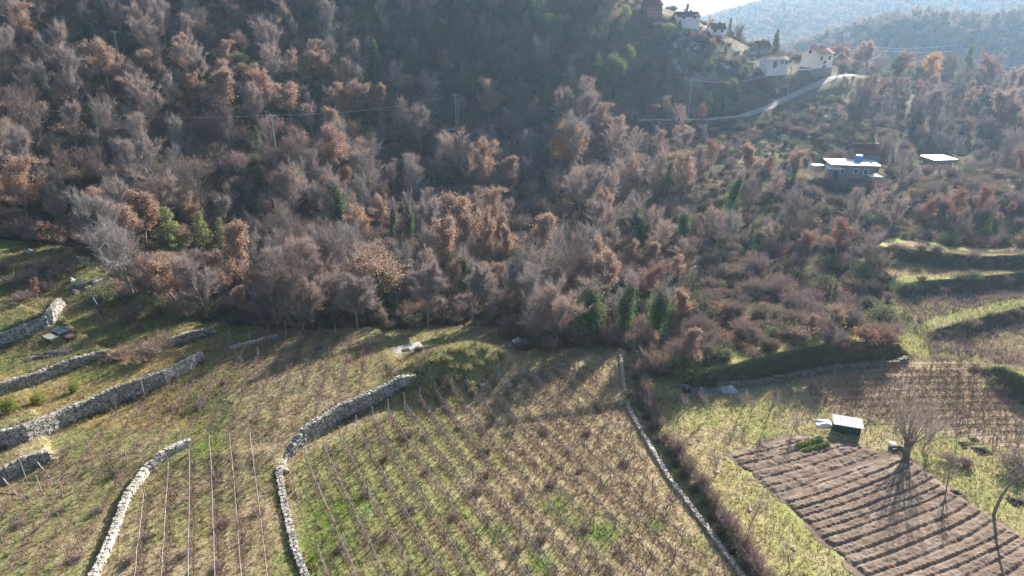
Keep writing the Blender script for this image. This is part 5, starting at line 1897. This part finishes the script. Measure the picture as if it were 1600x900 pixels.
def boulder(px, py, r, label, m='rock', seed=0, name='boulder', sq=.7, lift=.2):
    p = hit(px, py)
    rs = np.random.default_rng(seed)
    nu, nv = 10, 7
    V_ = []
    ph = rs.uniform(0, 6, 6)
    for j in range(nv + 1):
        for i in range(nu):
            a, b = 2 * math.pi * i / nu, math.pi * j / nv
            d = np.array([math.sin(b) * math.cos(a), math.sin(b) * math.sin(a), math.cos(b)])
            k = 1 + .22 * math.sin(3 * d[0] + ph[0]) + .2 * math.sin(4 * d[1] + ph[1]) + .15 * math.sin(5 * d[2] + ph[2])
            V_.append(d * k * r * np.array([1, .85, sq]))
    F_ = [(j * nu + i, j * nu + (i + 1) % nu, (j + 1) * nu + (i + 1) % nu, (j + 1) * nu + i) for j in range(nv) for i in range(nu)]
    me = bpy.data.meshes.new(name)
    me.from_pydata([tuple(v) for v in V_], [], F_)
    me.materials.append(M[m])
    me.update()
    o = link(name, me, None, (p[0], p[1], p[2] + r * lift))
    o.rotation_euler = (0, 0, rs.uniform(0, 6))
    return tag(o, label, 'rock')


boulder(808, 535, .55, 'white boulder in the shade at the head of the vineyard', 'white_plaster', 1)
boulder(753, 604, .4, 'grey stone by the first vine stakes under the mound', 'rock', 2)
boulder(448, 738, .35, 'stone fallen at the bend of the winding wall', 'rock', 3)
for j, (px, py, r) in enumerate([(125, 445, .7), (138, 452, .55), (112, 440, .5), (150, 440, .6), (118, 458, .45), (165, 447, .4)]):
    boulder(px, py, r, 'grey rock of the outcrop on the grassy knoll', 'rock', 20 + j).__setitem__('group', 'rocks of the outcrop on the knoll')
boulder(45, 395, .6, 'grey rock on top of the knoll by the reddish tree', 'rock', 30)
for j, (px, py) in enumerate([(1078, 693), (1120, 738), (1172, 797), (1240, 858)]):
    boulder(px, py, .22, 'small pale stone heap at the foot of a sapling on the grass strip', 'pale_stone', 40 + j, lift=.1).__setitem__('group', 'stone heaps by the saplings')
# rocks of the bare slopes
k = 0
for j in range(400):
    px, py = (rng.uniform(1090, 1400), rng.uniform(150, 245)) if j % 2 else (rng.uniform(1040, 1180), rng.uniform(40, 110))
    if j % 2 and not poly_mask(np.array(px), np.array(py), clr_poly): continue
    p = hit(px, py)
    if not 140 < p[1] < 225 or seg_near(np.array([p[0]]), np.array([p[1]]), road_pts)[0][0] < 3: continue
    o = boulder(px, py, rng.uniform(.35, 1.0), 'pale rock on the open slope below the hamlet road' if j % 2 else 'pale rock on the stony slope under the skyline houses', 'rock', 100 + j)
    o['group'] = 'rocks below the hamlet road' if j % 2 else 'rocks under the skyline houses'
    k += 1
    if k > 110: break

# concrete hatch
p = hit(635, 548)
r_ = empty('concrete_hatch', tuple(p), R(25))
B = Build(); B.box((0, 0, .02), (4.2, 2.6, .3)); B.build('slab', M['concrete'], r_)
B = Build(); B.box((-.1, -.2, .2), (.9, .7, .08)); B.build('hatch_cover', M['char'], r_)
tag(r_, 'pale concrete cistern slab with a dark hatch at the head of the vineyard', 'slab')

# things on the shaded terrace
p = hit(155, 490)
B = Build(); B.box((0, 0, 1.0), (.35, .12, 3.0), 0, 1.0, Matrix.Rotation(-.35, 3, 'Y'))
tag(B.build('blue_plank', M['blue_paint'], None, tuple(p)), 'blue plank leaning against the shaded bank', 'plank')
for name, px, py, m, s, nlay, lab, cat in [('board_stack', 97, 520, 'blue_paint', (2.2, 1.3), 3, 'stack of blue-grey boards on the shaded terrace', 'boards'), ('plank_stack', 80, 530, 'plank', (2.0, .9), 3, 'stack of weathered planks in front of the blue-grey boards', 'boards'),
                                           ('rusty_crate', 110, 530, 'rust', (1.2, .9), 4, 'rusty brown crate at the end of the board stacks', 'crate')]:
    p = hit(px, py)
    B = Build()
    for j in range(nlay):
        for q in range(4):
            B.box(((q - 1.5) * s[0] / 4.2, random.uniform(-.1, .1), .08 + j * .13), (s[0] / 4.6, s[1], .1), random.uniform(-.06, .06))
    o = B.build(name, M[m], None, tuple(p))
    o.rotation_euler = (0, 0, R(-30))
    tag(o, lab, cat)
a, b = hit(20, 560), hit(130, 547)
B = Build()
for k in range(5):
    t = k / 4
    q0 = a + (b - a) * t
    B.tube([(q0[0], q0[1], q0[2] + .1), *[tuple(a + (b - a) * (t + .06 * m_) + np.array([0, .1 * m_ % .2, .12])) for m_ in range(1, 4)]], .05, 6)
tag(B.build('red_pipe', M['rust']), 'dark red pipe lying along the terrace above the rubble heap', 'pipe')
# lettuce rows
for j, (p0, p1, lab) in enumerate([((1245, 700), (1283, 688), 'bright green lettuce row in the vegetable plot'), ((1255, 707), (1296, 696), 'fainter green lettuce row in front of the bright one')]):
    a, b = hit(*p0), hit(*p1)
    n = 1100 if j == 0 else 600
    t = rng.random((n, 1))
    C = a + (b - a) * t + rng.normal(0, .12, (n, 3)) * np.array([1, 1, .35]) + np.array([0, 0, .28])
    V_, F_ = leaves(rng, C, .17, .8)
    tag(link('lettuce_row', np_mesh('lettuce_row', V_, F_, M['lettuce'])), lab, 'vegetables')
p = hit(1404, 703)
B = Build()
for j in range(9):
    B.tube([(random.uniform(-.9, .3), random.uniform(-.3, .3), .12 + .09 * (j // 3)), (random.uniform(.3, 1.2), random.uniform(-.3, .3), .12 + .09 * (j // 3))], .08, 6)
tag(B.build('log_pile', M['bark'], None, tuple(p)), 'small pile of cut logs at the foot of the coppiced willow', 'logs')
B = Build(); B.tube([(0, 0, -.1), (0, 0, .32)], [.33, .28], 12)
p = hit(1394, 696)
tag(B.build('white_stump', M['white_plaster'], None, tuple(p)), 'pale sawn stump beside the coppiced willow', 'stump')

# ------------------------------------------------------------------ poles and cables
def pole(px, py, d, h, label, arm=1.2, rz=0.0, lamp=False):
    p = at_d(px, py, d)
    z = float(ground_z(p[0], p[1]))
    r_ = empty('utility_pole', (p[0], p[1], z), rz)
    B = Build(); B.tube([(0, 0, -1), (0, 0, h)], [.17, .11], 8); B.build('post', M['pole_wood'], r_)
    B = Build(); B.box((0, 0, h - .35), (arm, .12, .12)); ca_ = B.build('crossarm', M['pole_wood'], r_)
    for x in (-arm * .42, 0, arm * .42):
        B = Build(); B.tube([(x, 0, h - .29), (x, 0, h - .1)], .05, 6); B.build('insulator', M['porcelain'], ca_)
    tag(r_, label, 'pole')
    return Vector((p[0], p[1], z + h - .12))


tA = pole(432, 242, 134, 8.4, 'lone grey utility pole by the roadside next to the cone-shaped tree')
tB = pole(713, 205, 163, 8.6, 'pale front pole of the twin utility poles by the rust-brown oak')
tC = pole(717, 203, 168, 6.6, 'shorter darker pole close behind the pale twin pole', .8)
tD = pole(1075, 182, 184, 10.0, 'slim pole on the shaded slope where the bright cable begins')
tE = pole(1226, 177, 186, 9.2, 'tall pale pole on the road bend below the cottage', 1.4)
tF = pole(1306, 132, 201, 7.0, 'pole beside the road in front of the tall cream house')
tG = pole(1372, 118, 212, 7.4, 'pole at the top of the road where the bright cable ends')
tH = pole(1533, 150, 200, 6.0, 'pole standing in the russet trees on the rise', 1.6)
tI = pole(186, 90, 152, 8.0, 'thin grey pole high on the sunlit hillside')
tJ = pole(1660, 120, 215, 8.0, 'pole outside the picture edge holding the cables')


def cable(a, b, sag, label, rad=.03, offs=(0,), m='cable', cat='cable', name='power_cable'):
    for o_ in offs:
        n = 22
        pts = []
        dirp = Vector((-(b - a).y, (b - a).x, 0)).normalized()
        for k in range(n + 1):
            t = k / n
            q = a.lerp(b, t) + dirp * o_
            q.z -= sag * 4 * t * (1 - t)
            pts.append(q)
        B = Build(); B.tube(pts, rad, 5, False)
        o = B.build(name, M[m])
        tag(o, label, cat, None)
        if len(offs) > 1: o['group'] = label


cable(tA, tB, 1.2, 'thin cable from the lone roadside pole to the twin poles', .02)
cable(tA, Vector((-95, 118, float(ground_z(-95, 118)) + 8)), 1.5, 'thin cable from the lone roadside pole along the road to the picture edge', .015)
qa = hit(455, 222); cable(tA, Vector((qa[0], qa[1], qa[2])), .3, 'guy wire slanting down from the lone roadside pole', .02, name='guy_wire')
cable(tD, tE, 2.0, 'bright sagging cable from the shaded slope to the road bend pole', .05)
cable(tE, tF, 2.2, 'bright sagging cable climbing from the road bend pole to the cream house', .075)
cable(tF, tG, 2.6, 'bright sagging cable past the cream house to the road top', .06)
cable(tG, tH, 3.0, 'cable from the road top to the pole in the russet trees', .03)
cable(tH, tJ, 1.5, 'cable from the pole in the russet trees out of the picture', .04)
fa = [Vector(tuple(at_d(1330, 72, 330))), Vector(tuple(at_d(1345, 76, 330)))]
fb = [Vector(tuple(at_d(1640, 40, 420))), Vector(tuple(at_d(1640, 52, 420)))]
cable(fa[0], fb[0], 5, 'upper pale high line crossing the hazy valley', .09)
cable(fa[1], fb[1], 5, 'lower pale high line crossing the hazy valley', .09)
for q, lab in ((fa[0], 'distant pylon pole at the near end of the high lines'), ):
    B = Build(); gz2 = float(ground_z(q.x, q.y)); B.tube([(q.x, q.y, gz2 - 1), (q.x, q.y, q.z + .5)], [.2, .12], 6); tag(B.build('distant_pole', M['pole_wood']), lab, 'pole')

# ------------------------------------------------------------------ grass
def tufts(name, n, region, m, h, w, label, per=4, patch=None):
    """blades scattered over the near fields"""
    lo, hi = np.array([-72, 26]), np.array([86, 100])
    X = rng.uniform(lo[0], hi[0], n * 4)
    Y = rng.uniform(lo[1], hi[1], n * 4)
    keep = poly_mask(X, Y, field_poly) & region(X, Y)
    X, Y = X[keep][:n], Y[keep][:n]
    Z = height(X, Y)
    px, py, dep = project(np.column_stack([X, Y, Z]))
    v = (px > -40) & (px < 1640) & (py < 960)
    X, Y, Z = X[v], Y[v], Z[v]
    P_ = np.column_stack([X, Y, Z])
    V_, F_ = slivers(rng, P_, np.tile([0, 0, 1.0], (len(P_), 1)), per, h, w, .55, .2)
    o = link(name, np_mesh(name, V_, F_, M[m]))
    return tag(o, label, 'grass', None, 'stuff')


def dens_of(th, s, off, sgn=1):
    return lambda X, Y: (fbm(X + off, Y, s, 3) * sgn > th * sgn) | (rng.random(np.shape(X)) < .12)


noplot = [world_poly([(1208, 775), (1250, 752), (1310, 730), (1375, 708), (1400, 712), (1440, 728), (1482, 762), (1560, 812), (1650, 868), (1650, 950), (1370, 950), (1340, 900), (1276, 842)]),
          world_poly([(1128, 710), (1185, 692), (1240, 678), (1300, 684), (1362, 704), (1300, 730), (1205, 768)])]


def wall_foot(X, Y):
    k_ = np.zeros(np.shape(X), bool)
    for s_ in STEPS[:6]:
        d_, sg_, _p = seg_near(X, Y, s_['pts'])
        k_ |= (d_ * sg_ > -.9) & (d_ * sg_ < -.02) & (vnoise(X, Y, 2.3) > .45) | (d_ * sg_ > .5) & (d_ * sg_ < 1.1) & (vnoise(X, Y, 2.9) > .5)
    return k_


def nop(f):
    return lambda X, Y: f(X, Y) & ~poly_mask(X, Y, noplot[0]) & ~poly_mask(X, Y, noplot[1])


tufts('dry_grass', 52000, nop(dens_of(.47, 6, 0)), 'dry_grass', .26, .05, 'dry straw-coloured grass over the vineyards')
tufts('green_grass', 46000, nop(lambda X, Y: dens_of(.48, 6, 0, -1)(X, Y) & ~poly_mask(X, Y, R_POLY)), 'green_grass', .2, .05, 'short green grass over the vineyards')
tufts('brown_weeds', 16000, nop(lambda X, Y: (Y > 62) & (fbm(X, Y + 30, 7, 3) > .5) | (fbm(X, Y, 3.0, 3) > .63)), 'scrub', .42, .045, 'dead brown weeds over the fields and terraces')
def off_lips(X, Y):
    k_ = np.ones(np.shape(X), bool)
    for s_ in STEPS[6:]:
        d_, sg_, _p = seg_near(X, Y, s_['pts'])
        k_ &= ~((d_ * sg_ > .4) & (d_ * sg_ < 3.4))
    return k_


tufts('terrace_scrub', 16000, lambda X, Y: (X > 34) & (Y > 66) & (fbm(X, Y + 30, 8, 3) > .47) & ~poly_mask(X, Y, R_POLY) & off_lips(X, Y), 'mauve', .75, .07, 'dead mauve scrub covering the terraces above the stream', 5)
tufts('left_weeds', 8000, lambda X, Y: (X < -28) & (Y > 58) & (fbm(X, Y + 30, 5, 3) > .48), 'green_scrub', .35, .06, 'rough green weeds on the walled terraces', 5)
_x = rng.uniform(-72, 20, 90000), rng.uniform(26, 100, 90000)
_k = wall_foot(*_x)
_P = np.column_stack([_x[0][_k], _x[1][_k], height(_x[0][_k], _x[1][_k])])
_V, _F = slivers(rng, _P, np.tile([0, 0, 1.0], (len(_P), 1)), 5, .38, .06, .6, .2)
tag(link('wall_weeds', np_mesh('wall_weeds', _V, _F, M['green_scrub'])), 'weeds growing along the feet and tops of the stone walls', 'weeds', None, 'stuff')
p = hit(705, 575)
tufts('mound_weeds', 5200, lambda X, Y: ((X - p[0]) / 8) ** 2 + ((Y - p[1]) / 5.5) ** 2 < 1, 'green_scrub', .45, .06, 'thick weeds on the mound at the vineyard head', 6)

for k in range(34):
    px_, py_ = 640 + 160 * rng.random(), 535 + 85 * rng.random()
    if ((px_ - 715) / 85) ** 2 + ((py_ - 578) / 42) ** 2 > 1: continue
    bush('mound', px_, py_, rng.uniform(.7, 1.5), rng.uniform(1.6, 2.6), 'yellow-green weed clump on the mound at the vineyard head', k, 'weed_clump')['group'] = 'weed clumps on the mound'
pw = hit(1240, 634)
tufts('pale_weeds', 1500, lambda X, Y: (((X - pw[0]) / 3.0) ** 2 + ((Y - pw[1]) / 1.2) ** 2 < .3 + 1.1 * vnoise(X, Y, .9)), 'pale_weed', .3, .07, 'bleached white weeds on the grass near the garden shed', 6)

# ------------------------------------------------------------------ haze
m, nt, out = material('haze')
pv = nt.nodes.new('ShaderNodeVolumePrincipled')
pv.inputs['Color'].default_value = (*HAZE_COLOR, 1)
pv.inputs['Density'].default_value = HAZE_DENSITY
pv.inputs['Anisotropy'].default_value = HAZE_ANISO
nt.links.new(pv.outputs[0], out.inputs['Volume'])
zl, zh = float(GZ.min()) - 1, max(float(GZ.max()), 40) + 14
B = Build()
B.box((0, 0, (zl + zh) / 2), (15400, 15400, zh - zl))
tag(B.build('haze', m), 'thin blue valley haze', None, None, 'stuff')
print('terrain z', GZ.min(), GZ.max())
